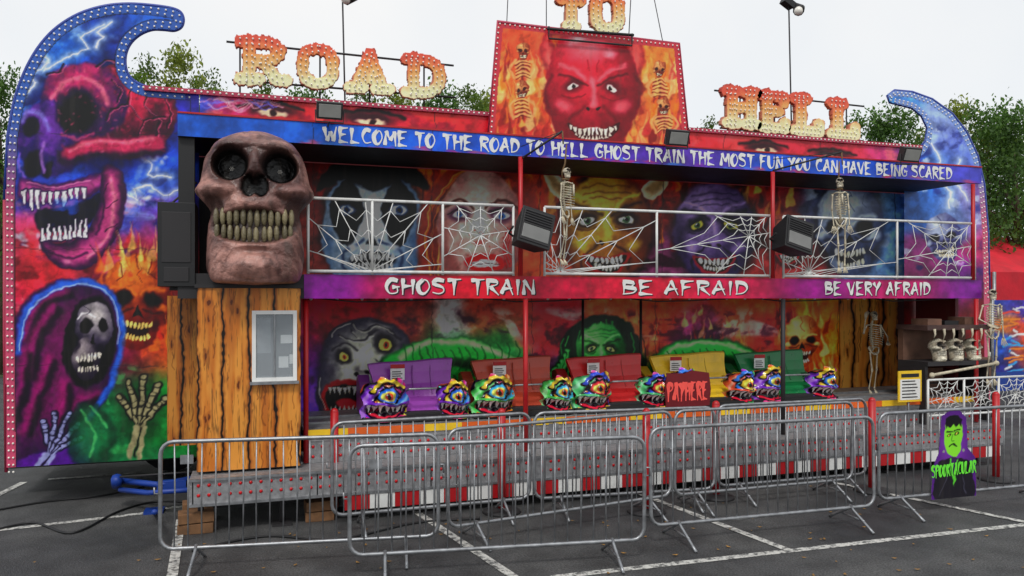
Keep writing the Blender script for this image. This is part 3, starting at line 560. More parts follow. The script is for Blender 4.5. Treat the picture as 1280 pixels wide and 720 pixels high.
def paintD(A):
    A.bg([(240,450,(30,15,25),60),(385,400,(150,22,46),25),(385,440,(80,24,92),25),(400,500,(95,60,165),25),(420,395,(175,26,46),25),(520,400,(150,50,44),25),(560,395,(190,190,190),20),(545,430,(28,130,60),25),(620,440,(36,170,74),25),(620,405,(185,66,50),25),(680,420,(200,50,60),22),(680,470,(160,74,155),20),
    (560,490,(40,150,60),25),(640,490,(130,50,135),25),(700,490,(38,150,78),25),(800,490,(50,150,66),22),(790,410,(215,96,60),25),(840,410,(210,80,42),25),(870,430,(140,48,125),25),(900,460,(38,130,60),30),(930,410,(215,80,42),25),(960,430,(195,45,45),22),(1030,420,(235,115,42),25),(1045,460,(205,80,34),25),(980,480,(50,120,60),25)],45,.03,.6)
    A.clouds(520,1000,380,430,(245,225,215),.56,.03,.6,71); A.clouds(380,1000,380,500,(40,5,30),.54,.03,.75,72); A.flames(780,980,390,440,50,[(250,150,60),(220,60,36),(250,200,120),(80,10,20)],31,.6)
    A.ell(452,462,66,70,(10,6,16),0,.3,.85)
    A.poly([(400,470),(404,430),(430,404),(470,398),(505,414),(512,445),(500,478),(470,505),(440,522),(405,524),(394,500)],(44,40,58),4,1,True,(196,198,180))
    A.ell(480,430,19,17,(24,20,28),.3,.45); A.ell(481,431,9.5,8.5,(244,220,100),0,.2); A.ell(483,431,4.5,5.5,(190,60,20),0,.3); A.ell(483,431,2,3,(5,5,5),0,.3)
    A.ell(430,446,15,13,(24,20,28),.3,.45); A.ell(430,447,7.5,6.5,(240,214,100),0,.25); A.ell(431,447,3.5,4,(190,60,20),0,.3); A.ell(431,447,1.6,2,(5,5,5),0,.3)
    A.line([(414,438),(430,430),(446,438)],3,(40,36,46),3,.9); A.line([(462,418),(480,410),(500,424)],4,(40,36,46),3,.9)
    A.ell(450,462,11,9,(96,90,96),.2,.8,.9); A.ell(447,468,4,3,(15,8,12),0,.5); A.ell(459,464,4,3,(15,8,12),0,.5); A.line([(455,436),(454,460)],5,(232,232,216),5,.8); A.ell(474,408,20,7,(236,236,220),.1,.9,.6)
    A.ell(478,468,10,14,(70,64,78),.4,.8,.8); A.ell(412,462,8,12,(70,64,78),0,.8,.8)
    A.poly([(406,484),(430,474),(462,480),(470,496),(450,516),(414,522),(402,506)],(140,24,32),3); A.poly([(411,487),(432,479),(458,484),(463,496),(446,511),(418,516),(408,505)],(16,3,6),2); A.ell(434,504,16,8,(215,44,54),.1,.4)
    for i in range(9): A.poly([(411+i*6,481+abs(i-4)*.7),(416+i*6,481+abs(i-4)*.7),(413.5+i*6,493)],(240,232,200),1,1,False); A.poly([(413+i*5.4,517-i*.7),(417+i*5.4,516-i*.7),(415+i*5.4,507-i*.6)],(232,224,192),1,1,False)
    for q in [[(440,405),(455,415),(470,405),(490,415)],[(424,420),(446,427),(465,418)],[(499,440),(502,460),(490,480)],[(400,470),(398,490),(404,510)],[(470,450),(482,458),(494,452)],[(440,412),(446,422)],[(474,480),(466,500),(452,514)],[(412,420),(420,410),(436,404)]]: A.line(q,2.2,(40,36,48),2,.9); A.line([(x+2,y+2) for x,y in q],1.3,(226,226,208),1.5,.6)
    A.line([(490,460),(540,442),(600,444),(658,478)],36,(6,40,22),5); A.line([(492,455),(540,437),(600,440),(655,470)],25,(44,168,66),9); A.line([(500,446),(540,428),(600,431),(650,456)],7,(180,250,150),6,.9); A.line([(500,466),(545,450),(600,453),(650,482)],5,(6,44,18),4,.75)
    for k in range(15): A.line([(503+k*10,438-abs(k-5)*1.2),(508+k*10,452-abs(k-5)*1.2),(503+k*10,466-abs(k-5)*1.2)],1.8,(8,70,28),1.6,.8)
    for k in range(5): A.line([(640+k*5,455+k*3),(662+k*4,468+k*7),(652+k*6,492+k*4)],8,(6,44,20),2); A.line([(640+k*5,455+k*3),(660+k*4,470+k*7),(650+k*6,490+k*4)],5,(66,190,80),3); A.ell(650+k*6,492+k*4,2.5,4,(230,240,190),0,.3)
    A.poly([(696,475),(702,430),(722,402),(752,394),(788,402),(803,440),(814,480),(790,505),(710,505)],(6,34,24),5,1,True,(10,54,32))
    for k in range(16): A.line([(706+k*6.4,400+abs(k-8)*3),(702+k*7,440),(704+k*7,490)],1.6,rb.choice([(50,150,70),(90,200,100),(4,24,16)]),1.5,.7)
    A.face(752,442,32,(130,238,118),(12,92,42),lip=(70,10,20),eye=(250,245,130),ry=1.25)
    for k in range(5): A.line([(715-k*3,500),(704-k*4,470),(710-k*4,438+k*5)],7,(6,44,22),2); A.line([(715-k*3,500),(704-k*4,470),(710-k*4,440+k*5)],4.5,(88,212,100),3)
    A.line([(826,456),(860,438),(920,442),(966,472)],28,(6,48,24),5); A.line([(828,450),(860,434),(920,438),(962,464)],16,(54,176,74),8); A.line([(832,444),(862,429),(918,433),(955,455)],4,(180,245,150),4,.8)
    for k in range(12): A.line([(834+k*10,436+abs(k-5)),(838+k*10,446+abs(k-5)),(834+k*10,456+abs(k-5))],1.6,(6,60,26),1.4,.8)
    A.flames(972,1046,385,480,46,[(255,180,80),(235,90,40),(250,220,130),(90,14,14)],21); A.skull(1003,418,24,(250,214,130),(140,54,22),jaw=.15)
    A.finish(1.16,1.14,.18); seams(A,[540,665,820,975,1048],370,540)
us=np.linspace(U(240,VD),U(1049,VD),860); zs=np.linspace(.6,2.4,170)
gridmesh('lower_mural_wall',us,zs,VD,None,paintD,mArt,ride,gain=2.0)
def paintWood(A,x0,x1,n,seed=0):
    rd=random.Random(seed)
    pk=np.floor((A.X-x0)/((x1-x0)/n)); off=pk*13.7
    n1=fbm(A.X*.10+off,A.Y*.012+off,4,seed+3); n2=fbm(A.X*.45+2.5*vn(A.X*.02+off,A.Y*.02,7)+off,A.Y*.02+off,3,seed+9)
    t=ss((n1-.35)/.35)[:,None]; A.C=np.array((230,152,62.))*(1-t)+np.array((200,112,36.))*t
    A.C*= (1-.4*ss((n2-.58)/.08)*ss((.72-n2)/.08))[:,None]
    for i in range(n*4):
        x=x0+(x1-x0)*(rd.randrange(n)+rd.uniform(.25,.75))/n; y=rd.uniform(350,590); l=rd.uniform(15,50); k=rd.uniform(-2,2)
        A.line([(x,y),(x+k,y+l*.5),(x,y+l)],rd.uniform(.8,1.6),(130,66,20),1.1,.75)
    for i in range(n*2):
        x=x0+(x1-x0)*(rd.randrange(n)+rd.uniform(.3,.7))/n; y=rd.uniform(370,580); A.ell(x,y,4.5,12,(160,84,28),0,.6,.6); A.ell(x,y,1.7,5,(90,38,12),0,.3,.9)
    for i in range(n+1):
        x=x0+(x1-x0)*i/n; rx=[(x+rd.uniform(-1.2,1.2),y) for y in range(340,610,18)]
        A.line(rx,6,(120,55,15),4,.5); A.line(rx,2.4,(14,8,5),1.1)
def pw(A): paintWood(A,1048,1122,4,5)
gridmesh('wood_end_panel',np.linspace(U(1049,VD),U(1122,VD),110),np.linspace(.6,2.4,150),VD-.01,None,pw,mArt,ride,gain=1.3)
# ---------- structure ----------
st=MB()
uL,uR=U(222),U(1227)
st.bb(uL,uR,.05,VW+.2,4.13,4.2,mDark)
st.bb(uL,uR,.05,VU,2.42,2.5,mDark)
st.bb(uL,U(245)-.02,.06,.16,2.5,4.13,mBlack)
st.bb(uL,uL+.05,.16,1.15,2.5,4.12,mBlack)
st.bb(U(1122,VD),uR+.6,VD-.01,VD+.06,.6,2.4,mMaroon)
st.bb(uR-.06,uR,.4,1.15,.95,2.4,mMaroon)
st.bb(U(380),uR,.1,VD,.80,.92,mGrey)
st.bb(U(236,-.35),uR,-.33,.1,.5,.56,mGrey)
st.bb(U(246),U(380),.1,1.3,.5,.58,mGrey)
st.bb(U(380),uR,.11,.16,.56,.80,mGrey)
st.bb(U(236,-.35),uR,-.35,-.331,.30,.565,mGrey)
st.bb(U(236,-.35),uR,.2,.3,.12,.5,mDark)
st.bb(-2.6,11.2,1.75,4.1,.55,4.6,mMaroon)
st.bb(-2.9,11.2,1.9,3.9,.35,.55,mBlack)
for z,v in ((.50,-.352),(.40,-.352),(.74,.108),(.63,.108)):
    ua=U(240,-.35) if v<0 else U(385)
    n=int((uR-ua)/.10)
    for i in range(n): st.sph((ua+.06+i*.10,v,z),.019,mRedLens,6,4,(1,.5,1))
for i in range(9): st.bb(U(240,-.35)+i*1.22,U(240,-.35)+i*1.22+.012,-.353,-.3505,.30,.56,mBlack)
st.bb(U(236,-.35),uR,-.375,-.352,.545,.572,mGalv); st.bb(U(236,-.35),uR,-.375,-.352,.29,.315,mGalv)
ua=U(385); n=22
for i in range(n):
    a=ua+(uR-ua)*i/n; b=ua+(uR-ua)*(i+1)/n
    st.bb(a,b,.085,.108,.85,.93,mOr if i%3 else mYel)
for v in (.55,1.0): st.bb(U(385),uR,v,v+.05,.921,.945,mGalv)
ua=U(430,-.35); k=0
while ua<uR-.3:
    st.bb(ua,ua+.27,-.365,-.33,.13,.285,mRed if k%2==0 else mWhite); ua+=.272; k+=1
for i in range(14):
    a=U(250,-.3)+i*.8; st.tube((a,-.2,0.02),(a,-.2,.5),.03,mDark,8); st.box((a,-.2,.012),(.2,.2,.024),mDark)
# valance and cable looms beneath the balcony
for i in range(5):
    a=U(390)+i*1.9; st.path([(a,.12,2.40),(a+.5,.12,2.35),(a+1.0,.12,2.36),(a+1.85,.12,2.40)],.008,mBlack,5)
st.build('ride_structure',ride)
wh=MB()
for c in [(9.2,2,.45),(10.2,2,.45),(-1.2,3.0,.45)]:
    for r,w,m in ((.45,.25,mRub),(.25,.27,mGrey)):
        wh.path([(c[0],c[1]-w/2,c[2]),(c[0],c[1]+w/2,c[2])],r,m,24)
wh.build('trailer_wheels',ride)
def paintF(A):
    A.bg([(230,155,(25,85,180),60),(420,165,(30,95,200),80),(600,180,(30,90,205),70),(720,185,(70,50,170),50),(860,195,(90,55,165),60),(1000,205,(35,90,200),70),(1200,220,(70,70,175),60)],20,.02,.3)
    for k in range(150):
        x=rb.uniform(380,1220); t=(x-222)/1003; y=168+t*60+rb.uniform(-2,7)
        A.ell(x,y,rb.uniform(6,18),rb.uniform(1.5,4),rb.choice([(215,45,80),(140,45,160),(70,150,235),(225,70,75)]),.06,.95,.6)
    A.finish(1.1,1.05,.12); seams(A,[392,540,675,828,968,1120],130,240)
gridmesh('upper_sign_fascia',np.linspace(uL,uR,1000),np.linspace(4.09,4.325,24),-.0,None,paintF,mArt,ride,gain=1.05)
def paintF2(A):
    A.bg([(260,355,(70,25,120),50),(400,360,(130,25,140),50),(500,360,(175,22,80),40),(600,360,(215,20,50),50),(700,362,(180,20,60),40),(800,362,(200,30,60),50),(930,362,(205,35,80),50),(1020,362,(145,25,130),50),(1120,362,(180,30,100),50),(1210,362,(120,30,140),40)],15,.03,.3)
    A.finish(1.1,1.05,.12)
gridmesh('lower_sign_fascia',np.linspace(U(380),uR,900),np.linspace(2.39,2.655,24),0,None,paintF2,mArt,ride,gain=1.05)
fb=MB(); fb.bb(uL,uR,.004,.05,4.09,4.325,mDark); fb.bb(uL,uR,.004,.05,2.39,2.655,mDark)
fb.bb(uL,uR,-.012,.05,4.327,4.345,mRed)
def post(x,z0,z1,v=-.05,r=.028,m=mRed): fb.tube((U(x),v,z0),(U(x),v,z1),r,m,10)
post(649,2.66,4.07);post(963,2.66,4.07);post(1214,2.66,4.07,-.03)
post(656,.57,2.38,-.03,.03);post(977,.57,2.38,-.03,.03,mDark);post(383,.57,2.38,.1,.03);post(1218,.57,2.38,-.03,.03)
for x in (780,860): fb.tube((U(x),1.3,.9),(U(x),1.3,2.38),.02,mDark,8)
for i in range(30):
    u=U(385)+.1+(uR-U(385)-.2)*i/30; fb.sph((u,1.2,2.385),.022,mBulb,6,4)
fb.build('fascia_frame_and_posts',ride)
# ---------- railing with webs ----------
rl=MB(); zb,zt=2.69,3.49
def web(ua,ub,hu,hz_,n=12,r=.006,ph=.3,frs=(.3,.58,.86)):
    hub=Vector((hu,-.02,hz_)); ends=[]
    for i in range(n):
        w=2*math.pi*(i+ph)/n; dx,dz=math.cos(w),math.sin(w); t=1e9
        if dx>1e-6: t=min(t,(ub-hu)/dx)
        if dx<-1e-6: t=min(t,(ua-hu)/dx)
        if dz>1e-6: t=min(t,(zt-hz_)/dz)
        if dz<-1e-6: t=min(t,(zb-hz_)/dz)
        ends.append((hub+Vector((dx*t,0,dz*t)),t))
    for e,t in ends:
        if t>.05: rl.tube(hub,e,r,mWhiteM,5)
    for fr in frs:
        for i in range(n):
            a,ta=ends[i]; b,tb=ends[(i+1)%n]
            if ta<.05 or tb<.05: continue
            p=hub.lerp(a,fr);q=hub.lerp(b,fr); m=(p+q)/2; m=m.lerp(hub,.18); rl.path([p,m,q],r*.8,mWhiteM,5)
secs=[(385,553,465,.02,16),(553,641,600,.55,9),(680,820,700,.05,17),(820,962,935,.65,10),(978,1120,1010,.08,16),(1120,1217,1185,.5,10)]
for a,b,hx,hf,n in secs:
    web(U(a),U(b),U(hx),zb+(zt-zb)*hf,n,.0062,.25)
for a,b in ((385,641),(680,962),(978,1217)):
    rl.tube((U(a),-.02,zt),(U(b),-.02,zt),.018,mWhiteM,8); rl.tube((U(a),-.02,zb),(U(b),-.02,zb),.018,mWhiteM,8)
for x in (385,465,553,641,680,820,962,978,1120,1217): rl.tube((U(x),-.02,zb-.03),(U(x),-.02,zt),.016,mWhiteM,8)
rl.build('spiderweb_railing',ride)
# ---------- brush lettering ----------
GL={'A':[[(0,0),(.3,1.05)],[(.28,1.05),(.64,-.08)],[(.05,.36),(.6,.4)]],
'B':[[(.08,1),(.05,-.03)],[(0,.96),(.5,.86),(.42,.6),(.1,.52)],[(.1,.52),(.6,.4),(.5,.1),(0,0)]],
'C':[[(.6,.9),(.25,.97),(.03,.5),(.22,.03),(.64,.1)]],
'D':[[(.08,1),(.06,-.02)],[(-.03,.97),(.45,.85),(.6,.45),(.4,.1),(0,0)]],
'E':[[(.06,1),(.05,-.02)],[(-.04,.95),(.6,1.02)],[(.05,.52),(.46,.55)],[(-.04,.04),(.62,-.03)]],
'F':[[(.08,1),(.05,-.12)],[(-.04,.95),(.62,1.02)],[(.05,.52),(.46,.55)]],
'G':[[(.6,.88),(.25,.97),(.03,.5),(.2,.03),(.58,.1),(.56,.45)],[(.32,.45),(.7,.47)]],
'H':[[(.07,1.05),(.05,-.08)],[(.58,1),(.56,-.05)],[(.0,.5),(.62,.55)]],
'I':[[(.12,1.05),(.1,-.08)]],
'K':[[(.08,1),(.06,-.1)],[(.58,1),(.08,.48)],[(.15,.5),(.66,-.08)]],
'L':[[(.08,1.05),(.05,0)],[(-.04,.04),(.6,-.02)]],
'M':[[(.02,-.05),(.1,1)],[(.1,1),(.4,.3)],[(.4,.3),(.72,1)],[(.7,1),(.8,-.1)]],
'N':[[(.05,-.08),(.07,1)],[(.05,1),(.58,0)],[(.58,-.05),(.6,1.05)]],
'O':[[(.3,.98),(.03,.6),(.12,.1),(.38,.02),(.62,.45),(.5,.9),(.25,.98)]],
'P':[[(.08,1),(.05,-.1)],[(-.03,.96),(.5,.92),(.58,.65),(.1,.48)]],
'R':[[(.08,1),(.05,-.08)],[(-.03,.96),(.5,.9),(.55,.66),(.1,.5)],[(.2,.5),(.66,-.1)]],
'S':[[(.58,.9),(.2,.98),(.04,.7),(.5,.45),(.55,.15),(.3,0),(-.02,.1)]],
'T':[[(.32,1),(.3,-.1)],[(-.04,.95),(.68,1.02)]],
'U':[[(.05,1.05),(.05,.3),(.28,.0),(.55,.25),(.58,1)]],
'V':[[(0,1),(.3,-.05)],[(.3,-.05),(.62,1.05)]],
'W':[[(0,1),(.2,0)],[(.2,0),(.42,.7)],[(.42,.7),(.62,0)],[(.62,0),(.85,1.05)]],
'Y':[[(0,1),(.3,.48)],[(.62,1.05),(.28,.4),(.22,-.1)]]}
GW={'I':.25,'M':.85,'W':.9}
def lettering(mb,s,u0,u1,z0,h,v,mat,wd=.2,T=None):
    tot=sum((.45 if c==' ' else GW.get(c,.66)+.14) for c in s); k=(u1-u0)/tot; x=u0; lay=0
    for c in s:
        if c==' ': x+=.45*k; continue
        for st_ in GL[c]:
            pts=[(x+a*k,z0+b*h) for a,b in st_]
            if len(pts)>2: pts=smoothpts(pts,3,False)
            else: pts=[(pts[0][0]+(pts[1][0]-pts[0][0])*t,pts[0][1]+(pts[1][1]-pts[0][1])*t) for t in (0,.15,.5,.8,1)]
            m=len(pts); vs=[]; lay+=1
            for i,p in enumerate(pts):
                a=pts[max(i-1,0)];b=pts[min(i+1,m-1)]; dx,dz=b[0]-a[0],b[1]-a[1]; l=math.hypot(dx,dz)+1e-9
                t=i/(m-1); w=h*wd*.5*(.35+.9*math.sin(math.pi*min(1,t*1.3+.25)) if t<.9 else .25)
                w=max(w,h*.04)
                for sg in (1,-1):
                    q=(p[0]-dz/l*w*sg, v-.0007*(lay%4), p[1]+dx/l*w*sg); vs.append(T(q) if T else q)
            fs=[(2*i,2*i+1,2*i+3,2*i+2) for i in range(m-1)]
            mb.add(vs,fs,mat)
        x+=(GW.get(c,.66)+.14)*k
tx=MB()
lettering(tx,"WELCOME TO THE ROAD TO HELL GHOST TRAIN THE MOST FUN YOU CAN HAVE BEING SCARED",U(405),U(1191),4.13,.155,-.005,mWhite,.25)
mSh=M('sign_shadow_paint',(25,12,30),.5)
for s,a,b in (("GHOST TRAIN",482,671),("BE AFRAID",778,938),("BE VERY AFRAID",1031,1164)):
    lettering(tx,s,U(a)+.015,U(b)+.015,2.435,.165,-.003,mSh,.3); lettering(tx,s,U(a),U(b),2.445,.165,-.008,mWhite,.25)
tx.build('painted_sign_lettering',ride)
# ---------- SKULL generator ----------
def skull_geo(nl,na,base,dark,teethc,big=True,seed=0):
    hh=np.array([1.01,.99,.9,.78,.6,.3,.12,-.08,-.3,-.6,-.85,-1.0,-1.03])
    w=np.array([0,.17,.38,.52,.63,.68,.68,.61,.59,.61,.60,.54,.0]); df=np.array([0,.15,.36,.5,.58,.58,.6,.62,.64,.66,.66,.62,0]); db=np.array([0,.2,.5,.7,.85,.9,.85,.7,.4,.3,.25,.2,0])
    s_=np.concatenate([[0],np.cumsum(np.hypot(np.diff(hh),np.diff(w)))]); s_/=s_[-1]
    tt=np.linspace(0,1,400)
    def sm(a):
        y=np.interp(tt,s_,a); k=np.ones(21)/21; yp=np.pad(y,10,'edge'); z=np.convolve(yp,k,'valid'); z[0]=y[0]; z[-1]=y[-1]; return z
    HH,WW,FF,BB=sm(hh),sm(w),sm(df),sm(db)
    t=np.linspace(0,1,nl); z=np.interp(t,tt,HH); W=np.interp(t,tt,WW); Fd=np.interp(t,tt,FF); Bd=np.interp(t,tt,BB)
    W[0]=W[-1]=0.002; Fd[0]=Fd[-1]=.002; Bd[0]=Bd[-1]=.002
    ph=np.linspace(0,2*np.pi,na,endpoint=False); Z,PH=np.meshgrid(z,ph,indexing='ij')
    c=np.cos(PH); s=np.sin(PH); e=2/2.35
    X=W[:,None]*np.sign(c)*abs(c)**e; fr=s>0
    Y=np.where(fr,-Fd[:,None]*abs(s)**e,Bd[:,None]*abs(s)**e)
    m=lambda cx,cz,rx,rz,p=1.:np.clip(1-np.hypot((X-cx)/rx,(Z-cz)/rz)**2,0,1)**p*fr
    sm2=lambda a: a*a*(3-2*a)
    so=sm2(np.clip(m(-.29,.51,.25,.235)*1.8,0,1))+sm2(np.clip(m(.31,.49,.25,.235)*1.8,0,1))
    no=sm2(np.clip(m(-.06,.24,.1,.17)*2,0,1))+sm2(np.clip(m(.08,.24,.1,.17)*2,0,1)); no=np.clip(no,0,1)
    mo=sm2(np.clip(m(0,-.29,.58,.25)*2.2,0,1))
    Y=Y+.42*so+.26*no+.12*mo
    Y=Y-.12*m(-.32,.79,.36,.11)-.12*m(.33,.78,.36,.11)-.12*m(0.01,.47,.09,.22)
    Y=Y-.17*m(-.45,.18,.25,.12)-.17*m(.47,.17,.25,.12)-.13*m(0,-.80,.36,.17)
    Y=Y+.12*m(-.52,-.05,.14,.14)+.12*m(.54,-.05,.14,.14)+.06*m(0,-.6,.25,.06)
    Y=Y-.05*m(0,.0,.4,.1)+.05*m(-.1,.9,.06,.12)+.04*m(.2,.95,.15,.05)
    X=X*(1+.09*np.exp(-((Z-.18)/.1)**2)-.09*np.exp(-((Z+.10)/.13)**2))
    n=fbm(X*4+10,Z*4+Y*3,4,seed); n2=fbm(X*14+10,Z*14+Y*9,3,seed+2); Y=Y-(.06*(n-.5)+.035*(n2-.5))*fr; X=X*(1+.04*(n2-.5))
    vs=np.stack([X,Y,Z],-1).reshape(-1,3)
    B=lin(base);Dk=lin(dark); k=ss((fbm(X*3+7,Z*3+Y*2,4,seed+4)-.35)/.3)[...,None]
    C=B*(1-k*.75)+Dk*k*.75
    k2=ss((fbm(X*9+7,Z*9+Y*5,4,seed+14)-.48)/.18)[...,None]; C=C*(1-.38*k2)
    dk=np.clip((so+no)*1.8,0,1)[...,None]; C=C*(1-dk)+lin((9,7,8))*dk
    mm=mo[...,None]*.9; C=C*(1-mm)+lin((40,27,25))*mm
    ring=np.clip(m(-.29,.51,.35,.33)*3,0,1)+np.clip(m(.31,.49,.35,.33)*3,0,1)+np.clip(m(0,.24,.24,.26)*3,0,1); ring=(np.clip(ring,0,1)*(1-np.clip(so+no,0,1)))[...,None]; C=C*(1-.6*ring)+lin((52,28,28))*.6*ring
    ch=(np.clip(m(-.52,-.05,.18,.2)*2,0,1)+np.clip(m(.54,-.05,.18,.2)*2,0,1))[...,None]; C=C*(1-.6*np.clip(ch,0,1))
    cr=ss((.03-abs(fbm(X*4,Z*4+Y*4,3,seed+20)-.5))/.025)[...,None]; C=C*(1-.42*cr)
    I=np.arange(nl*na).reshape(nl,na); q=np.stack([I[:-1],np.roll(I[:-1],-1,1),np.roll(I[1:],-1,1),I[1:]],-1).reshape(-1,4)
    teeth=[]; rr=random.Random(3)
    for i in range(12):
        o=i-5.5; x=o*.083; y=-.62*(1-abs(x/.64)**2.35)**(1/2.35); j=rr.uniform(-.012,.012)
        teeth.append((x,y+.075,-.18+.012*abs(o)/4.5+j,.037,.05,.115)); 
        teeth.append((x*.97+j,y+.08,-.405+.01*abs(o),.035,.05,.105))
    return vs,q,C.reshape(-1,3),teeth
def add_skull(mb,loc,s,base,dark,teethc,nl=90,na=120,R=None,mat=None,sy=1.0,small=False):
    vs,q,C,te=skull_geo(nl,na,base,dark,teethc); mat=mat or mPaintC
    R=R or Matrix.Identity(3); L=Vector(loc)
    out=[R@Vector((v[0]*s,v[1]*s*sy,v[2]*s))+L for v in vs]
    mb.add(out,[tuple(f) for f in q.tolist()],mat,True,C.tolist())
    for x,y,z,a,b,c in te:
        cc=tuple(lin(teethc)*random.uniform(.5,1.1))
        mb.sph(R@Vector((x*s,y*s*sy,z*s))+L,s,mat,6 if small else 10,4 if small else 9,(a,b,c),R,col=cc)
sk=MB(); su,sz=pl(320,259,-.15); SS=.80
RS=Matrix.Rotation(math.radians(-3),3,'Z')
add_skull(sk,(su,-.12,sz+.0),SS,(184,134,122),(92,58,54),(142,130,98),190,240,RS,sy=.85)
for dx,dz in ((-.29,.51),(.31,.49)):
    cpos=Vector((su,-.12,sz))+RS@Vector((dx*SS,-.13,dz*SS-.02))
    sk.sph(cpos+Vector((0,.14,0)),.07,mVoid,14,9)
    for k in range(6):
        w=k*2*math.pi/6; sk.sph(cpos+Vector((math.cos(w)*.018,.05,math.sin(w)*.018)),.006,mBulb,5,4)
    sk.sph(cpos+Vector((0,.05,0)),.008,mBulb,6,4)
sk.build('giant_skull')
# ---------- BOOTH ----------
booth=empty('ticket_booth'); VB=-.12
def pb(A): paintWood(A,246,376,4,2)
zt_=2.5
gridmesh('timber_front',np.linspace(U(246,VB),U(376,VB),180),np.linspace(.59,zt_,270),VB,None,pb,mArt,booth)
def pb2(A): paintWood(A,206,248,2,8)
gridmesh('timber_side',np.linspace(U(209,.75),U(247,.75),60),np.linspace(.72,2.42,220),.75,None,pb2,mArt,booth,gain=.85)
b=MB(); b.bb(U(246,VB),U(376,VB),VB+.004,1.0,.585,zt_,mDark); b.bb(U(246,VB)-.02,U(376,VB)+.02,VB-.02,1.02,zt_+.002,zt_+.04,mDark)
wa,za=pl(315,477,VB);wb,zc=pl(371,388,VB)
for x0,x1,z0,z1 in ((wa,wa+.04,za,zc),(wb-.04,wb,za,zc),(wa+.041,wb-.041,za,za+.04),(wa+.041,wb-.041,zc-.04,zc)): b.bb(x0,x1,VB-.035,VB-.003,z0,z1,mWhite)
mInt=M('booth_interior',(46,48,52),.7,var=.6,scale=5)
b.bb(wa+.04,wb-.04,VB-.008,VB-.004,za+.04,zc-.04,mInt)
b.bb(wa+.05,wa+.19,VB-.011,VB-.009,za+.3,zc-.08,M('curtain_grey',(120,125,130),.8,var=.5,scale=12)); b.bb(wa+.22,wb-.06,VB-.012,VB-.009,za+.06,za+.12,mDark)
for x,z,w_,h_ in ((.27,.14,.1,.12),(.38,.18,.06,.1),(.29,.40,.12,.09)): b.bb(wa+x,wa+x+w_,VB-.012,VB-.0095,za+z,za+z+h_,mWhite)
gm=bpy.data.materials.new('clear_window_glass'); gm.use_nodes=True; gb=gm.node_tree.nodes['Principled BSDF']; gb.inputs['Roughness'].default_value=.03; gb.inputs['Base Color'].default_value=(.6,.66,.7,1); gb.inputs['Alpha'].default_value=.3; gb.inputs['Specular IOR Level'].default_value=1
b.bb(wa+.041,wb-.041,VB-.022,VB-.018,za+.041,zc-.041,gm)
b.bb((wa+wb)/2-.008,(wa+wb)/2+.008,VB-.030,VB-.023,za+.04,zc-.04,mGalv)
b.bb(wa-.02,wb+.02,VB-.07,VB-.003,za-.03,za-.002,mGalv)
b.bb(U(209,.75),U(247,.75),.755,.82,.72,2.42,mDark)
b.build('booth_body_and_window',booth)
def boxobj(name,fn,bevel=0):
    m=MB(); fn(m); return m.build(name,None,bevel)
def spk(m):
    u0,z0=pl(197,358,.0);u1,z1=pl(244,254,.0)
    m.bb(u0,u1,-.02,.45,z0,z1,mBlack); m.bb(u0+.04,u1-.04,-.028,-.021,z0+.25,z1-.1,mDark); m.tube((u0+.1,.2,z1),(u1,.2,z1+.25),.012,mDark)
    m.bb(u0+.06,u1-.06,-.03,-.022,z0+.05,z0+.2,mDark); m.bb(u0+.1,u1+.1,.1,.3,z0-.04,z0-.002,mDark)
boxobj('loudspeaker',spk,.015)
def wedge(x,y,w,h):
    def f(m):
        c=P3(x,y,-.35); R=Matrix.Rotation(.28,3,'Y')@Matrix.Rotation(-.25,3,'X')
        vs=[]
        for yy,k in ((-.16,1),(.18,.72)):
            for sx,sz_ in ((-1,-1),(1,-1),(1,1),(-1,1)): vs.append(c+R@Vector((sx*w*k,yy,sz_*h*k)))
        m.add(vs,[(0,1,2,3),(7,6,5,4),(0,4,5,1),(1,5,6,2),(2,6,7,3),(3,7,4,0)],mBlack)
        m.box(c+R@Vector((0,-.165,-.05*0)),(w*1.75,.012,h*1.7),mDark,R)
        m.box(c+R@Vector((0,-.173,-h*.35)),(w*1.6,.012,h*.75),M('lamp_glass_grey',(120,120,118),.15),R)
        for k in range(6): m.box(c+R@Vector((0,-.178,h*(.05+.14*k))),(w*1.65,.01,.012),mBlack,R)
        m.path([c+R@Vector((-w-.02,.0,0)),c+R@Vector((-w-.02,.12,-h*.2)),Vector((U(x-14),-.05,c.z-.1))],.014,mDark,6)
    boxobj('floodlight_speaker',f,.008)
wedge(664,290,.205,.22); wedge(989,298,.215,.22)
def fl(x,y,s):
    def f(m):
        c=P3(x,y,-.25); R=Matrix.Rotation(.35,3,'X')
        m.box(c,(.26*s,.10,.17*s),mDark,R); m.box(c+R@Vector((0,-.055,0)),(.22*s,.01,.13*s),M('lamp_face',(150,150,146),.2),R)
        for k in range(5): m.box(c+R@Vector((-.1*s+k*.05*s,.06,0)),(.008,.03,.15*s),mBlack,R)
        m.path([c+Vector((-.14*s,0,0)),c+Vector((-.14*s,0,-.12*s)),c+Vector((.14*s,0,-.12*s)),c+Vector((.14*s,0,0))],.009,mDark,6)
        m.tube(c+Vector((0,0,-.12*s)),(c.x,.03,4.3),.012,mDark,6)
    boxobj('floodlight',f,.004)
fl(412,138,1.05); fl(846,172,1.1); fl(1137,193,1.15)
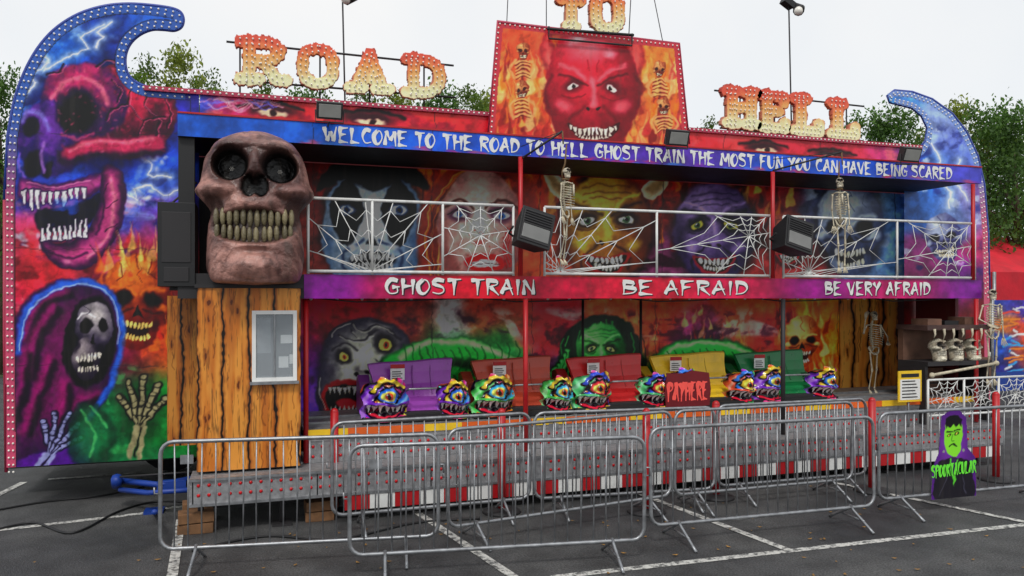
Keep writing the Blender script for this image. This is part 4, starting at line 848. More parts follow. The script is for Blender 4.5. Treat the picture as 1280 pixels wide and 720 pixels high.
# ---------- SKELETONS ----------
def skeleton(name,loc,h,arms='down',rot=0.0,parent=None,lean=0.0,wx=1.0,rope=0):
    m=MB(); s=h; mb=mBone
    Rz=Matrix.Rotation(rot,3,'Z')@Matrix.Rotation(lean,3,'Y'); L=Vector(loc)
    T=lambda x,y,z: L+Rz@Vector((x*s*wx,y*s,z*s))
    add_skull(m,T(0,-.01,.93),.054*s,(220,210,186),(150,135,105),(228,220,198),26,34,Rz,small=True)
    m.path([T(0,.015,.87),T(0,.03,.8),T(0,.035,.68),T(0,.01,.58),T(0,.02,.52)],.011*s,mb,6)
    for k in range(12): m.sph(T(0,.035,.55+.026*k),.014*s,mb,6,4,(1,1,.5))
    for k in range(8):
        z=.795-.026*k; w=(.055+.035*math.sin(math.pi*(k+1.5)/9)); 
        for sg in (-1,1):
            pts=[T(sg*w*math.sin(a),.035-.075*(1-math.cos(a))*.95,z-.018*a/1.5) for a in (0,.5,1,1.5,2.1,2.7)]
            m.path(pts,.0045*s,mb,5)
    m.path([T(0,-.1,.8),T(0,-.108,.68)],.010*s,mb,5)
    if rope:
        ring=[T(.045*math.cos(a),.01+.04*math.sin(a),.862) for a in [i*math.pi/5 for i in range(10)]]
        m.path(ring,.010,mRope,6,True); m.path([T(0,.05,.862),T(.0,.055,.95),T(0,.02,1.03),T(0,0,1.03)+Vector((0,0,rope))],.010,mRope,6)
    for sg in (-1,1):
        m.path([T(0,-.09,.81),T(sg*.06,-.05,.825),T(sg*.115,.01,.815)],.007*s,mb,5)
        m.path([T(0,.03,.5),T(sg*.05,.02,.555),T(sg*.085,0,.54),T(sg*.06,-.02,.49),T(sg*.02,-.03,.46),T(0,.0,.48)],.010*s,mb,6)
        a={'down':[(.115,0,.81),(.13,.0,.64),(.12,-.03,.47)],'up':[(.115,0,.81),(.2,-.03,.72),(.2,-.06,.9)],'out':[(.115,0,.81),(.19,-.04,.67),(.12,-.1,.62)]}[arms if not isinstance(arms,tuple) else arms[0 if sg<0 else 1]]
        a=[T(sg*p[0],p[1],p[2]) for p in a]
        for p,q,r in ((a[0],a[1],.009),(a[1],a[2],.007)):
            m.path([p,p.lerp(q,.1),p.lerp(q,.5),p.lerp(q,.9),q],[r*1.6*s,r*s,r*.8*s,r*s,r*1.5*s],mb,6)
        d=(a[2]-a[1]).normalized()
        for k in range(5):
            off=Rz@Vector(((k-2)*.011*s,0,0)); 
            m.path([a[2]+off*.5,a[2]+d*.04*s+off*1.1,a[2]+d*(.09-abs(k-2)*.008)*s+off*1.5+Rz@Vector((0,-.012*s,0))],.004*s,mb,4)
        g=[T(sg*.06,0,.49),T(sg*.06,-.03 if sg<0 else .01,.27),T(sg*.045,.03,.04)]
        for p,q,r in ((g[0],g[1],.010),(g[1],g[2],.008)):
            m.path([p,p.lerp(q,.08),p.lerp(q,.5),p.lerp(q,.92),q],[r*1.7*s,r*s,r*.8*s,r*1.1*s,r*1.6*s],mb,6)
        for k in range(4): m.path([g[2],g[2]+Rz@Vector(((k-1.5)*.01*s,-.025*s,-.035*s)),g[2]+Rz@Vector(((k-1.5)*.014*s,-.045*s,-.07*s))],.005*s,mb,4)
    return m.build(name,parent)
c=P3(705,328,-.42); skeleton('hanging_skeleton',(c.x,-.42,c.z),1.12,'down',.5,None,.04,.62,rope=.22)
c=P3(1053,338,-.42); skeleton('hanging_skeleton',(c.x,-.42,c.z),1.24,'down',-.5,None,-.03,.65,rope=.16)
c=P3(1092,500,.9); skeleton('skeleton_figure',(c.x,.9,.93),1.28,('up','out'),.1)
c=P3(1240,474,-.1); skeleton('skeleton_figure',(c.x,-.1,c.z-.05),1.40,('out','down'),-.3,None,0,.85)
m=MB()
for xp,yp,xs,ys in ((649,200,703,164),(963,214,1052,190)):
    a=Vector((U(xp),-.05,pl(xp,yp)[1])); m.tube(a,P3(xs,ys,-.42),.013,mDark,6); m.tube(P3(xs,ys,-.42),P3(xs+1,ys+16,-.42),.009,mRope,6); m.tube(P3(xs,ys,-.42),Vector((U(xp),-.05,a.z+.15)),.005,mDark,4)
m.build('skeleton_hanger_arms',ride)
# ---------- CARS ----------
def paint_creature(pal,seed):
    def f(A):
        rd=random.Random(seed); ex,ey=31,-31
        dx=A.X-ex; dy=A.Y-ey; r=np.hypot(dx,dy); th_=np.arctan2(dy,dx)
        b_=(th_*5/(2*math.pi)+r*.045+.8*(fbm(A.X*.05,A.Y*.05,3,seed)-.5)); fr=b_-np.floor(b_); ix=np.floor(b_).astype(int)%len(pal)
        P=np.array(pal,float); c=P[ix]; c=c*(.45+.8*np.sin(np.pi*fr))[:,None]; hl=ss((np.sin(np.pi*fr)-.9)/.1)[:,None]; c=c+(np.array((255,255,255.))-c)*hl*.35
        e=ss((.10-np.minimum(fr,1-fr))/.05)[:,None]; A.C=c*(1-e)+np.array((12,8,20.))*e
        for k in range(8):
            x=rd.uniform(2,58); y=-rd.uniform(2,46); A.ell(x,y,2.4,1.9,(12,8,20),0,.3); A.ell(x,y,1.6,1.2,rd.choice([(255,255,180),(255,120,60),(120,240,255)]),0,.3)
        A.ell(ex,ey,15,12,(12,6,20),.0,.12); A.ell(ex,ey,13,10,pal[1],0,.15); A.ell(ex,ey,10.5,8,(252,238,90),0,.2); A.ell(ex,ey,6.4,6.4,(240,70,30),0,.2); A.ell(ex,ey,2.8,5.6,(5,5,5),0,.2); A.ell(ex-2.5,ey-2.5,1.8,1.4,(255,255,255),0,.3)
        A.line([(ex-20,ey-3),(ex-9,ey-14),(ex+6,ey-14),(ex+19,ey-5)],5,(12,6,20),1); A.line([(ex-19,ey-5),(ex-9,ey-16),(ex+6,ey-16),(ex+19,ey-7)],3.4,pal[2],1)
        A.poly([(3,-15),(16,-19),(34,-16),(56,-19),(53,-6),(34,-3),(12,-5)],(14,4,18),1,1); A.poly([(10,-9),(34,-6),(50,-10),(40,-5),(20,-5)],(220,30,60),1,1)
        for i in range(7): A.poly([(6+i*7,-17.5),(12+i*7,-17.5),(9+i*7,-9.5)],(252,246,225),.8,1,False)
        A.line([(2,-17),(16,-21),(34,-18),(57,-21)],3.2,pal[3],1); A.line([(8,-3),(34,-1.5),(54,-4)],3,pal[0],1)
    return f
CRE=[(2,0),(0,-12),(3,-22),(0,-32),(5,-43),(16,-46),(24,-52),(33,-48),(44,-50),(54,-42),(55,-32),(61,-22),(58,-10),(57,0)]
CRs=smoothpts(CRE[1:-1],5,False); CRs=[CRE[0]]+CRs+[CRE[-1]]
mAttrG=M('glossy_car_paint',rough=.18,attr=True,var=.08,scale=6,spec=.7)
def car(xl,xr,seat,pal,seed,zd=.92):
    v=.36; ul,ur=U(xl,v),U(xr,v); e=empty('ghost_train_car'); m=MB()
    mS=M('seat_paint_%d'%seed,seat,.30,grime=.2)
    mB=M('car_body_%d'%seed,tuple(int(q*.8) for q in seat),.32,grime=.2)
    m.bb(ul+.05,ur-.05,v+.1,v+.95,zd+.03,zd+.10,mDark)
    w=ur-ul; nt=15; rows=((.06,0.0,.16),(.20,.0,.30),(.23,.0,.50),(.36,.02,.60),(.50,.05,.66),(.63,.09,.70)); vs=[]
    for z,k,y in rows:
        for t in np.linspace(0,1,nt):
            x=ul+.22-k+(w-.30+k*1.7)*t; curve=.12*math.sin(math.pi*t); vs.append((x,v+y+curve*.6-.04,zd+z+(.05*t if z>.3 else 0)+(.02*math.sin(t*math.pi*3)*.3 if z>.6 else 0)))
    off=len(vs); vs+=[(p[0],p[1]+.06,p[2]-.02) for p in vs]; fs=[]; R_=len(rows)-1
    for r in range(R_):
        for j in range(nt-1): q0=r*nt+j; fs.append((q0,q0+1,q0+nt+1,q0+nt)); fs.append((off+q0,off+q0+nt,off+q0+nt+1,off+q0+1))
    for j in range(nt-1): q0=R_*nt+j; fs.append((q0,q0+1,off+q0+1,off+q0))
    for r in range(R_): q0=r*nt; fs.append((q0,q0+nt,off+q0+nt,off+q0)); q1=q0+nt-1; fs.append((off+q1,off+q1+nt,q1+nt,q1))
    m.add(vs,fs,mS,False)
    m.path([(p[0],p[1]+.03,p[2]+.0) for p in vs[R_*nt:(R_+1)*nt]],.020,mB,6)
    for k in range(1,4):
        x=ul+.22+(w-.30)*k/4; m.path([(x,v+.52,zd+.26),(x,v+.60,zd+.37),(x,v+.66,zd+.5),(x+.01,v+.70,zd+.61)],.008,mB,5)
    for x0,x1 in ((ul+.02,ul+.16),(ur-.14,ur-.02)):
        prof=[(v+.08,zd+.04),(v+.95,zd+.04),(v+.95,zd+.46),(v+.82,zd+.5),(v+.7,zd+.42),(v+.55,zd+.36),(v+.4,zd+.37),(v+.25,zd+.43),(v+.12,zd+.44),(v+.08,zd+.36)]
        k=len(prof); vv=[(x0,p[0],p[1]) for p in prof]+[(x1,p[0],p[1]) for p in prof]
        m.add(vv,[tuple(range(k)),tuple(range(2*k-1,k-1,-1))]+[(i,i+k,(i+1)%k+k,(i+1)%k) for i in range(k)],mB)
    m.bb(ul-.02,ur+.02,v-.06,v+.1,zd+.01,zd+.07,mRub)
    m.path([(ul+.5,v+.3,zd+.30),(ul+.55,v+.1,zd+.38),(ur-.35,v+.1,zd+.38),(ur-.3,v+.3,zd+.30)],.014,mGalv,6)
    m.bb(ul+.40,ul+.58,v+.585,v+.592,zd+.44,zd+.64,mWhite); m.bb(ul+.40,ul+.58,v+.572,v+.5845,zd+.59,zd+.64,mRed)
    for k in range(4): m.bb(ul+.42,ul+.55-.02*(k%2),v+.577,v+.5845,zd+.46+k*.027,zd+.471+k*.027,mDark)
    m.build('body_and_seat',e,.005)
    for nm,x0,wd,hl,yaw in (('left_face',ul-.04,.60,.52,0.15),('right_face',ur-.34,.40,.47,-.3)):
        def xf(u,z,x0=x0,wd=wd,yaw=yaw,hl=hl):
            t=(u/60-.5); x=x0+wd*u/60
            y=v-.06+.30*abs(t*1.7)**2.2+yaw*t*.5-.08*np.exp(-((z-31)/8)**2-((u-31)/11)**2)-.05*np.exp(-((z-20)/3)**2)-.05*np.exp(-((z-46)/3)**2-((u-30)/18)**2)+.06*np.exp(-((z-11)/5)**2)-.04*np.exp(-((z-2)/4)**2)-.02*np.sin(u*.5)*np.sin(z*.4)
            return np.stack([x,y,zd+.02+z*hl/50],-1)
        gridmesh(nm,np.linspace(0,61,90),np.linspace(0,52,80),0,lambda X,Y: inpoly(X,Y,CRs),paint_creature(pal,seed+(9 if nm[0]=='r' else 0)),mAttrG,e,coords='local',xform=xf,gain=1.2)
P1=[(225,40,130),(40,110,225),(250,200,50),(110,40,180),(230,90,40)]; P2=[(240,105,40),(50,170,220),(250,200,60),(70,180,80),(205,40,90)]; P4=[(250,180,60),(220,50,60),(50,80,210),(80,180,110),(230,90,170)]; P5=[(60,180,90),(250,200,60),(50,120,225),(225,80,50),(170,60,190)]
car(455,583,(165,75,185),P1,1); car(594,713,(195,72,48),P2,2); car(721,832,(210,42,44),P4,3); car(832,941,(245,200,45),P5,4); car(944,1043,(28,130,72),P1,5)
m=MB(); a=P3(833,512,.2);b2=P3(887,463,.2); m.prism([(a.x,a.z),(b2.x,a.z+.03),(b2.x+.02,(a.z+b2.z)/2),(b2.x-.01,b2.z-.03),((a.x+b2.x)/2+.05,b2.z+.01),((a.x+b2.x)/2-.05,b2.z-.03),(a.x+.01,b2.z-.02),(a.x-.02,(a.z+b2.z)/2)],.2,.215,M('sign_maroon',(110,8,22),.5))
m.tube(((a.x+b2.x)/2,.22,.92),((a.x+b2.x)/2,.22,a.z+.1),.015,mDark)
lettering(m,"PAYHERE",a.x+.02,b2.x-.02,a.z+.12,.22,.196,M('sign_red_letter',(255,90,80),.5),.22); m.build('pay_here_sign')
# ---------- right-end props ----------
m=MB(); a=P3(1160,458,-.05);b2=P3(1240,410,-.05)
mCr=M('crate_brown',(110,78,62),.7,var=.4)
m.bb(a.x,b2.x,-.05,.5,a.z,a.z+.06,mDark); m.bb(a.x,b2.x,.4,.5,a.z+.06,b2.z-.02,mCr); m.bb(a.x-.03,b2.x+.03,-.07,.5,b2.z-.02,b2.z+.05,M('crate_top',(80,56,52),.6,var=.4))
for k in range(2): m.bb(a.x+k*(b2.x-a.x-.05),a.x+.05+k*(b2.x-a.x-.05),0,.5,.57,a.z,mDark)
for x in (1178,1199,1221):
    c=P3(x,437,-.03); add_skull(m,(c.x,.04,a.z+.06+.165),.165,(232,224,200),(150,130,105),(232,225,205),40,56,small=True)
m.tube((a.x,-.12,a.z-.12),(b2.x,-.12,a.z+.02),.022,mBone,6); m.sph((a.x,-.12,a.z-.12),.04,mBone); m.sph((b2.x,-.12,a.z+.02),.04,mBone)
for i,(dx,h_) in enumerate(((.1,.18),(.42,.12),(.8,.22))): m.bb(a.x+dx,a.x+dx+.26,.05,.35,b2.z+.051,b2.z+.05+h_*.5,mCr if i!=1 else mBlack)
for i in range(7):
    x=a.x+.08+i*(b2.x-a.x-.16)/6; m.path([(x,-.085,b2.z),(x+.01,-.09,b2.z-.08),(x-.01,-.085,b2.z-.13-.03*(i%3))],[.02,.014,.003],mBone,5)
m.build('skull_display_rack')
m=MB(); 
for x,y0,w_,h_,mm in ((1150,.5,.45,.4,mCr),(1192,.55,.5,.3,mBlack),(1215,.6,.4,.52,mCr)):
    u=U(x,y0); m.bb(u,u+w_,y0,y0+.4,.925,.925+h_,mm)
    for k in range(3): m.bb(u-.005,u+w_+.005,y0-.008,y0,.95+k*h_/3,.97+k*h_/3,mDark)
m.build('storage_crates')
def sgn(m):
    a=P3(1123,503,-.1);b2=P3(1152,463,-.1); m.bb(a.x,b2.x,-.1,-.085,a.z,b2.z,mYel); m.bb(a.x+.03,b2.x-.03,-.104,-.1005,a.z+.03,b2.z-.12,mWhite)
    for k in range(6): m.bb(a.x+.06,b2.x-.08-.02*(k%3),-.108,-.1045,a.z+.06+k*.045,a.z+.075+k*.045,mDark)
    m.bb(a.x+.05,b2.x-.05,-.104,-.1005,b2.z-.09,b2.z-.04,mBlack); m.tube(((a.x+b2.x)/2,-.07,.57),((a.x+b2.x)/2,-.07,a.z+.1),.015,mGalv)
boxobj('ride_rules_sign',sgn)
m=MB()
a=P3(1160,500,-.3);b2=P3(1290,505,-.3); z0,z1=.75,1.25
for zz in (z0,z1): m.tube((a.x,-.02,zz),(b2.x,-.02,zz),.016,mWhiteM)
for k in range(4):
    x=a.x+(b2.x-a.x)*k/3; m.tube((x,-.02,.56 if k<2 else 0),(x,-.02,z1),.016,mWhiteM)
zb,zt=z0,z1
rl=m; w3=(b2.x-a.x)/3
for k in range(3): web(a.x+w3*k,a.x+w3*(k+1),a.x+w3*(k+.5),(z0+z1)/2,10,.006)
o=m.build('spiderweb_gate'); o.location=(0,-.28,0)
m=MB(); mT=M('red_canvas',(200,20,40),.7,var=.25,scale=2,bump=.3)
a=P3(1243,372,6.0)
base=[Vector((a.x,6,3.05)),Vector((a.x+5,6,3.05)),Vector((a.x+5,11,3.05)),Vector((a.x,11,3.05))]; pkv=Vector((a.x+2.5,8.5,4.35))
vs=base+[pkv]+[p-Vector((0,0,.85)) for p in base]
m.add(vs,[(0,1,4),(1,2,4),(2,3,4),(3,0,4),(0,5,6,1),(1,6,7,2),(2,7,8,3),(3,8,5,0)],mT)
for p in base: m.tube((p.x,p.y,0),p,.04,mGalv)
m.bb(a.x+.05,a.x+4.95,10.4,10.5,0,2.4,mDark); m.bb(a.x+.3,a.x+4.5,6.2,6.8,0,.9,mBlue); m.bb(a.x+.2,a.x+4.6,6.1,6.9,.9,.95,mWhite)
m.build('red_market_tent')
def pban(A):
    A.bg([(1250,380,(30,60,170),15),(1275,385,(70,50,170),15),(1255,400,(240,130,40),12),(1275,415,(220,70,40),12),(1250,430,(30,80,190),15),(1280,445,(210,80,50),15),(1265,470,(40,40,130),20)],20,.08,.5)
    for k in range(24): A.line([(1250+rb.uniform(0,30),385+k*4),(1262+rb.uniform(0,30),382+k*4)],2.5,rb.choice([(255,140,40),(60,170,240),(250,70,50),(240,240,240)]),1.5)
ob=pxpanel('carnival_banner',3.0,1243,1330,376,500,None,pban,None,step=.02,zr=(.9,2.35),gain=1.0)
m=MB(); u0,u1=U(1243,3),U(1330,3)
for x in (u0,u1): m.tube((x,3.04,0),(x,3.04,2.5),.03,mGalv)
m.build('banner_poles',ob)
m=MB()
m.path([G(145,600,.3),G(200,606,.32),G(240,598,.35)],.035,mBlue,6); m.path([G(150,612,.22),G(185,616,.25),G(240,612,.3)],.03,mBlue,6)
m.tube(G(193,640),G(193,640,.5),.025,mBlue); m.tube(G(146,606,.26),G(146,598,.36),.06,mBlue,8); m.box(G(193,640)+Vector((0,0,.015)),(.2,.2,.03),mBlue); m.tube(G(150,596,.38),G(240,590,.42),.012,mDark,6)
m.box(G(215,606,.3),(.3,.12,.1),mBlue)
m.build('trailer_drawbar')
m=MB()
for x,y,w in ((244,668,.34),(246,654,.3),(400,652,.3)):
    c=G(x,y); 
    for k in range(2): m.box(c+Vector((0,.1,.05+.11*k)),(w,.2,.1),mWoodB,Matrix.Rotation(.1*k,3,'Z'))
m.build('timber_packing_blocks',None,.006)
m=MB()
for pts in ([(-20,668),(40,655),(90,668),(150,640),(200,628),(260,632)],[(-10,640),(60,628),(120,622),(180,610)],[(240,690),(330,672),(420,676),(520,655),(600,650)]):
    sp=smoothpts(pts,6,False); m.path([G(x,y)+Vector((0,0,.014)) for x,y in sp],.012,mBlack,6)
m.build('power_cables')
# ---------- BARRIERS ----------
def barrier(a,b,h=1.12,seed=0):
    m=MB(); a=Vector(a);b=Vector(b); d=(b-a); L_=d.length; t=d/L_; nrm=Vector((-t.y,t.x,0)); up=Vector((0,0,1))
    z0=.19; rc=.11; rd=random.Random(seed)
    tilt=nrm*rd.uniform(-.02,.02)
    def Q(s,z): return a+t*s+up*z+tilt*z
    pts=[]
    for cx,cz,a0 in ((rc,z0+rc,180),(L_-rc,z0+rc,270),(L_-rc,h-rc,0),(rc,h-rc,90)):
        for k in range(5):
            w=math.radians(a0+k*22.5); pts.append(Q(cx+rc*math.cos(w),cz+rc*math.sin(w)))
    m.path(pts,.0185,mGalv,10,True)
    n=int(L_/.115)
    for i in range(1,n):
        s=L_*i/n; bw=rd.uniform(-.008,.008); m.path([Q(s,z0),Q(s+bw,(z0+h)/2)+nrm*bw,Q(s,h)],.0075,mGalv,6)
    for s in (.30,L_-.30):
        for sg in (-1,1):
            m.path([Q(s,z0+.02),Q(s,z0-.02)+nrm*sg*.04,Q(s,.05)+nrm*sg*.26,Q(s,.012)+nrm*sg*.33],.015,mGalv,8)
        m.tube(Q(s,.10)-nrm*.2,Q(s,.10)+nrm*.2,.010,mGalv,6)
    m.path([Q(L_,h*.75),Q(L_+.05,h*.75),Q(L_+.05,h*.68)],.009,mGalv,6); m.path([Q(0,h*.6),Q(-.05,h*.6),Q(-.05,h*.65)],.009,mGalv,6)
    m.box(Q(.22,h-.16),(.11,.006,.08),mGalv,Matrix.Rotation(math.atan2(t.y,t.x),3,'Z'))
    return m.build('crowd_barrier')
BR=[((200,714),(548,695)),((437,722),(805,700)),((814,682),(1093,654)),((1098,646),(1330,622)),((415,668),(662,644)),((668,645),(893,631)),((897,628),(1083,611)),((560,684),(838,640)),((843,640),(1065,618))]
for i,(p,q) in enumerate(BR): barrier(G(*p),G(*q),1.13,i)
for x,yg in ((418,640),(627,640),(808,640),(895,622),(1090,614),(1245,600)):
    m=MB(); c=G(x,yg); m.tube(c,c+Vector((0,0,1.12)),.045,mRed,14); m.path([c,c+Vector((0,0,.03)),c+Vector((0,0,.05))],[.22,.2,.06],mDark,20); m.sph(c+Vector((0,0,1.12)),.045,mRed,12,6); m.build('queue_post')
# ---------- POSTER ----------
def pp(A):
    A.C[:]=(85,25,130); A.ell(35,-70,34,45,(140,60,190),0,.8,.7)
    A.poly([(6,0),(8,-38),(22,-50),(48,-50),(62,-38),(66,0)],(22,18,30),1.2); A.poly([(28,-50),(35,-14),(42,-50)],(90,210,50),1,1,False); A.poly([(30,-50),(35,-30),(40,-50)],(60,20,90),1,1,False)
    A.poly([(23,-95),(47,-95),(49,-76),(44,-58),(35,-52),(26,-58),(21,-76)],(140,235,50),1.2)
    A.poly([(22,-88),(22,-100),(30,-104),(42,-104),(49,-100),(48,-88),(44,-93),(40,-89),(35,-94),(30,-89),(26,-93)],(10,10,16),1,1,False)
    for x in (29,41): A.ell(x,-80,4.2,2.4,(20,40,10),0,.4); A.ell(x,-80,1.4,1.4,(250,240,80),0,.4)
    A.line([(24,-85),(34,-83)],1.6,(20,40,10),.8);A.line([(46,-85),(37,-83)],1.6,(20,40,10),.8); A.line([(29,-65),(35,-67),(41,-65)],1.6,(20,40,10),.8); A.line([(35,-80),(33,-72),(37,-71)],1,(50,120,20),.8); A.ell(20,-60,3,2,(150,150,150),0,.3);A.ell(50,-60,3,2,(150,150,150),0,.3)
    A.line([(14,-5),(24,-25),(20,-42)],1,(90,90,110),1,.7); A.line([(56,-5),(48,-25),(52,-42)],1,(90,90,110),1,.7)
PO=[(0,0),(2,-40),(12,-60),(16,-104),(30,-110),(46,-109),(56,-100),(58,-62),(70,-50),(72,0)]
dA=G(1098,646);dB=G(1330,622); td=(dB-dA).normalized(); nd=Vector((td.y,-td.x,0))
c0=G(1161,639); sgn_=(c0-dA).dot(td); wid=.66; hgt=1.0
o0=dA+td*(sgn_-.02)+nd*.035
post_e=empty('halloween_poster')
def xf(u,z):
    return np.stack([o0.x+td.x*wid*u/72,o0.y+td.y*wid*u/72,.13+z*hgt/110],-1)
gridmesh('poster_board',np.linspace(0,72,75),np.linspace(0,110,110),0,lambda X,Y: inpoly(X,Y,PO),pp,mArt,post_e,coords='local',xform=xf)
m=MB(); R=lambda q:(o0.x+td.x*wid*q[0]/72+nd.x*(.006-q[1]),o0.y+td.y*wid*q[0]/72+nd.y*(.006-q[1]),.13+(q[2]+0.09*(q[0]-36)*.5)*hgt/110)
lettering(m,"SPOOKTACULAR",1,71,30,14,0,M('slime_green',(110,240,60),.5),.2,R); m.build('poster_lettering',post_e)
def lamp_pole(x,yt,yb,name):
    m=MB(); a=P3(x,yt,1.7);b_=P3(x+4,yb,1.7); m.tube(a,b_,.012,mDark,6)
    c=a+Vector((-.02,0,.05)); m.box(c,(.2,.14,.1),mBlack,Matrix.Rotation(.5,3,'Y')); m.path([c+Vector((.1,0,-.02)),c+Vector((.18,-.1,-.1)),c+Vector((.05,-.2,-.18))],[.05,.06,.09],mDark,10); m.sph(c+Vector((.05,-.2,-.19)),.07,mBulb,10,6)
    m.build(name)
lamp_pole(428,-8,160,'mast_lamp'); lamp_pole(986,8,190,'mast_lamp')
m=MB(); m.tube(P3(636,-30,1.6),P3(628,150,1.6),.007,mDark,5); m.tube(P3(812,-30,1.6),P3(850,160,1.6),.007,mDark,5); m.tube(P3(683,-30,1.2),P3(683,36,1.1),.007,mDark,5); m.tube(P3(790,-30,1.2),P3(786,45,1.1),.007,mDark,5)
m.build('guy_wires',ride)
# ---------- GROUND ----------
def sheet(name,pts,z,mat):
    me=bpy.data.meshes.new(name); me.from_pydata([(p[0],p[1],z) for p in pts],[],[tuple(range(len(pts)))]); me.materials.append(mat); return link(bpy.data.objects.new(name,me))
def asphalt():
    m=bpy.data.materials.new('asphalt'); m.use_nodes=True; nt=m.node_tree;N=nt.nodes;L=nt.links; b=N['Principled BSDF']
    tc=N.new('ShaderNodeTexCoord')
    n1=N.new('ShaderNodeTexNoise');n1.inputs['Scale'].default_value=.55;n1.inputs['Detail'].default_value=8
    n2=N.new('ShaderNodeTexNoise');n2.inputs['Scale'].default_value=60;n2.inputs['Detail'].default_value=4
    n4=N.new('ShaderNodeTexNoise');n4.inputs['Scale'].default_value=2.6;n4.inputs['Detail'].default_value=6
    vo=N.new('ShaderNodeTexVoronoi');vo.inputs['Scale'].default_value=110
    for n in (n1,n2,vo,n4): L.new(tc.outputs['Object'],n.inputs['Vector'])
    r=N.new('ShaderNodeValToRGB'); r.color_ramp.elements[0].position=.38; r.color_ramp.elements[0].color=(.030,.031,.034,1); r.color_ramp.elements[1].position=.64; r.color_ramp.elements[1].color=(.072,.071,.070,1)
    L.new(n1.outputs['Fac'],r.inputs[0])
    r3=N.new('ShaderNodeMapRange'); r3.inputs[1].default_value=.3;r3.inputs[2].default_value=.75;r3.inputs[3].default_value=.45;r3.inputs[4].default_value=2.0; L.new(n2.outputs['Fac'],r3.inputs[0])
    r4=N.new('ShaderNodeMapRange'); r4.inputs[1].default_value=.35;r4.inputs[2].default_value=.62;r4.inputs[3].default_value=.66;r4.inputs[4].default_value=1.1; L.new(n4.outputs['Fac'],r4.inputs[0])
    mu=N.new('ShaderNodeMath');mu.operation='MULTIPLY';L.new(r3.outputs[0],mu.inputs[0]);L.new(r4.outputs[0],mu.inputs[1])
    vm=N.new('ShaderNodeVectorMath');vm.operation='SCALE';L.new(r.outputs[0],vm.inputs[0]);L.new(mu.outputs[0],vm.inputs['Scale']);L.new(vm.outputs[0],b.inputs['Base Color'])
    rr=N.new('ShaderNodeMapRange'); rr.inputs[1].default_value=.35;rr.inputs[2].default_value=.65;rr.inputs[3].default_value=.5;rr.inputs[4].default_value=.85; L.new(n1.outputs['Fac'],rr.inputs[0]);L.new(rr.outputs[0],b.inputs['Roughness'])
    bp=N.new('ShaderNodeBump');bp.inputs['Strength'].default_value=.5;bp.inputs['Distance'].default_value=.01;L.new(vo.outputs['Distance'],bp.inputs['Height']);L.new(bp.outputs[0],b.inputs['Normal'])
    return m
mA=asphalt(); sheet('ground',[(-400,-400),(400,-400),(400,400),(-400,400)],0,mA)
mLine=bpy.data.materials.new('worn_line_paint'); mLine.use_nodes=True
nt=mLine.node_tree;N=nt.nodes;L=nt.links;b=N['Principled BSDF'];b.inputs['Roughness'].default_value=.7
tc=N.new('ShaderNodeTexCoord');n=N.new('ShaderNodeTexNoise');n.inputs['Scale'].default_value=14;n.inputs['Detail'].default_value=9;n.inputs['Roughness'].default_value=.75;L.new(tc.outputs['Object'],n.inputs['Vector'])
r=N.new('ShaderNodeValToRGB');r.color_ramp.elements[0].position=.42;r.color_ramp.elements[0].color=(.08,.08,.08,1);r.color_ramp.elements[1].position=.54;r.color_ramp.elements[1].color=(.60,.59,.55,1);L.new(n.outputs['Fac'],r.inputs[0]);L.new(r.outputs[0],b.inputs['Base Color'])
m=MB()
lw=0.045
def gl(p,q,w=lw,k=0):
    a=G(*p);b_=G(*q);t=(b_-a).normalized();nn=Vector((-t.y,t.x,0))*w; z=Vector((0,0,.004+.0015*k)); m.add([a+nn+z,b_+nn+z,b_-nn+z,a-nn+z],[(0,1,2,3)],mLine)
gl((-10,664),(196,640)); gl((196,637),(330,622),lw,1); gl((-20,628),(30,603),lw,2); gl((213,735),(226,650),lw,3)
gl((520,640),(655,730),lw,1); gl((690,722),(1290,655)); gl((780,610),(985,688),lw,2); gl((1000,595),(1290,655),lw,3); gl((60,600),(170,592),lw,4)
m.build('parking_bay_lines')
# fallen leaves scattered on the tarmac
m=MB(); rl_=random.Random(5); mFL=M('fallen_leaf',(150,110,50),.8,var=.5,scale=40)
for i in range(160):
    x=rl_.uniform(-2.5,7); y=rl_.uniform(-3.8,-.5); s=rl_.uniform(.015,.035); a=rl_.uniform(0,6.28); z=.012
    c,s2=math.cos(a)*s,math.sin(a)*s
    m.add([(x+c,y+s2,z+.004),(x-s2*.5,y+c*.5,z),(x-c,y-s2,z+.006),(x+s2*.5,y-c*.5,z)],[(0,1,2,3)],mFL)
m.build('fallen_leaves')
sheet('verge',[(-80,18),(80,18),(80,200),(-80,200)],.004,M('grass',(55,70,30),.9,var=.5,scale=3,bump=.5))
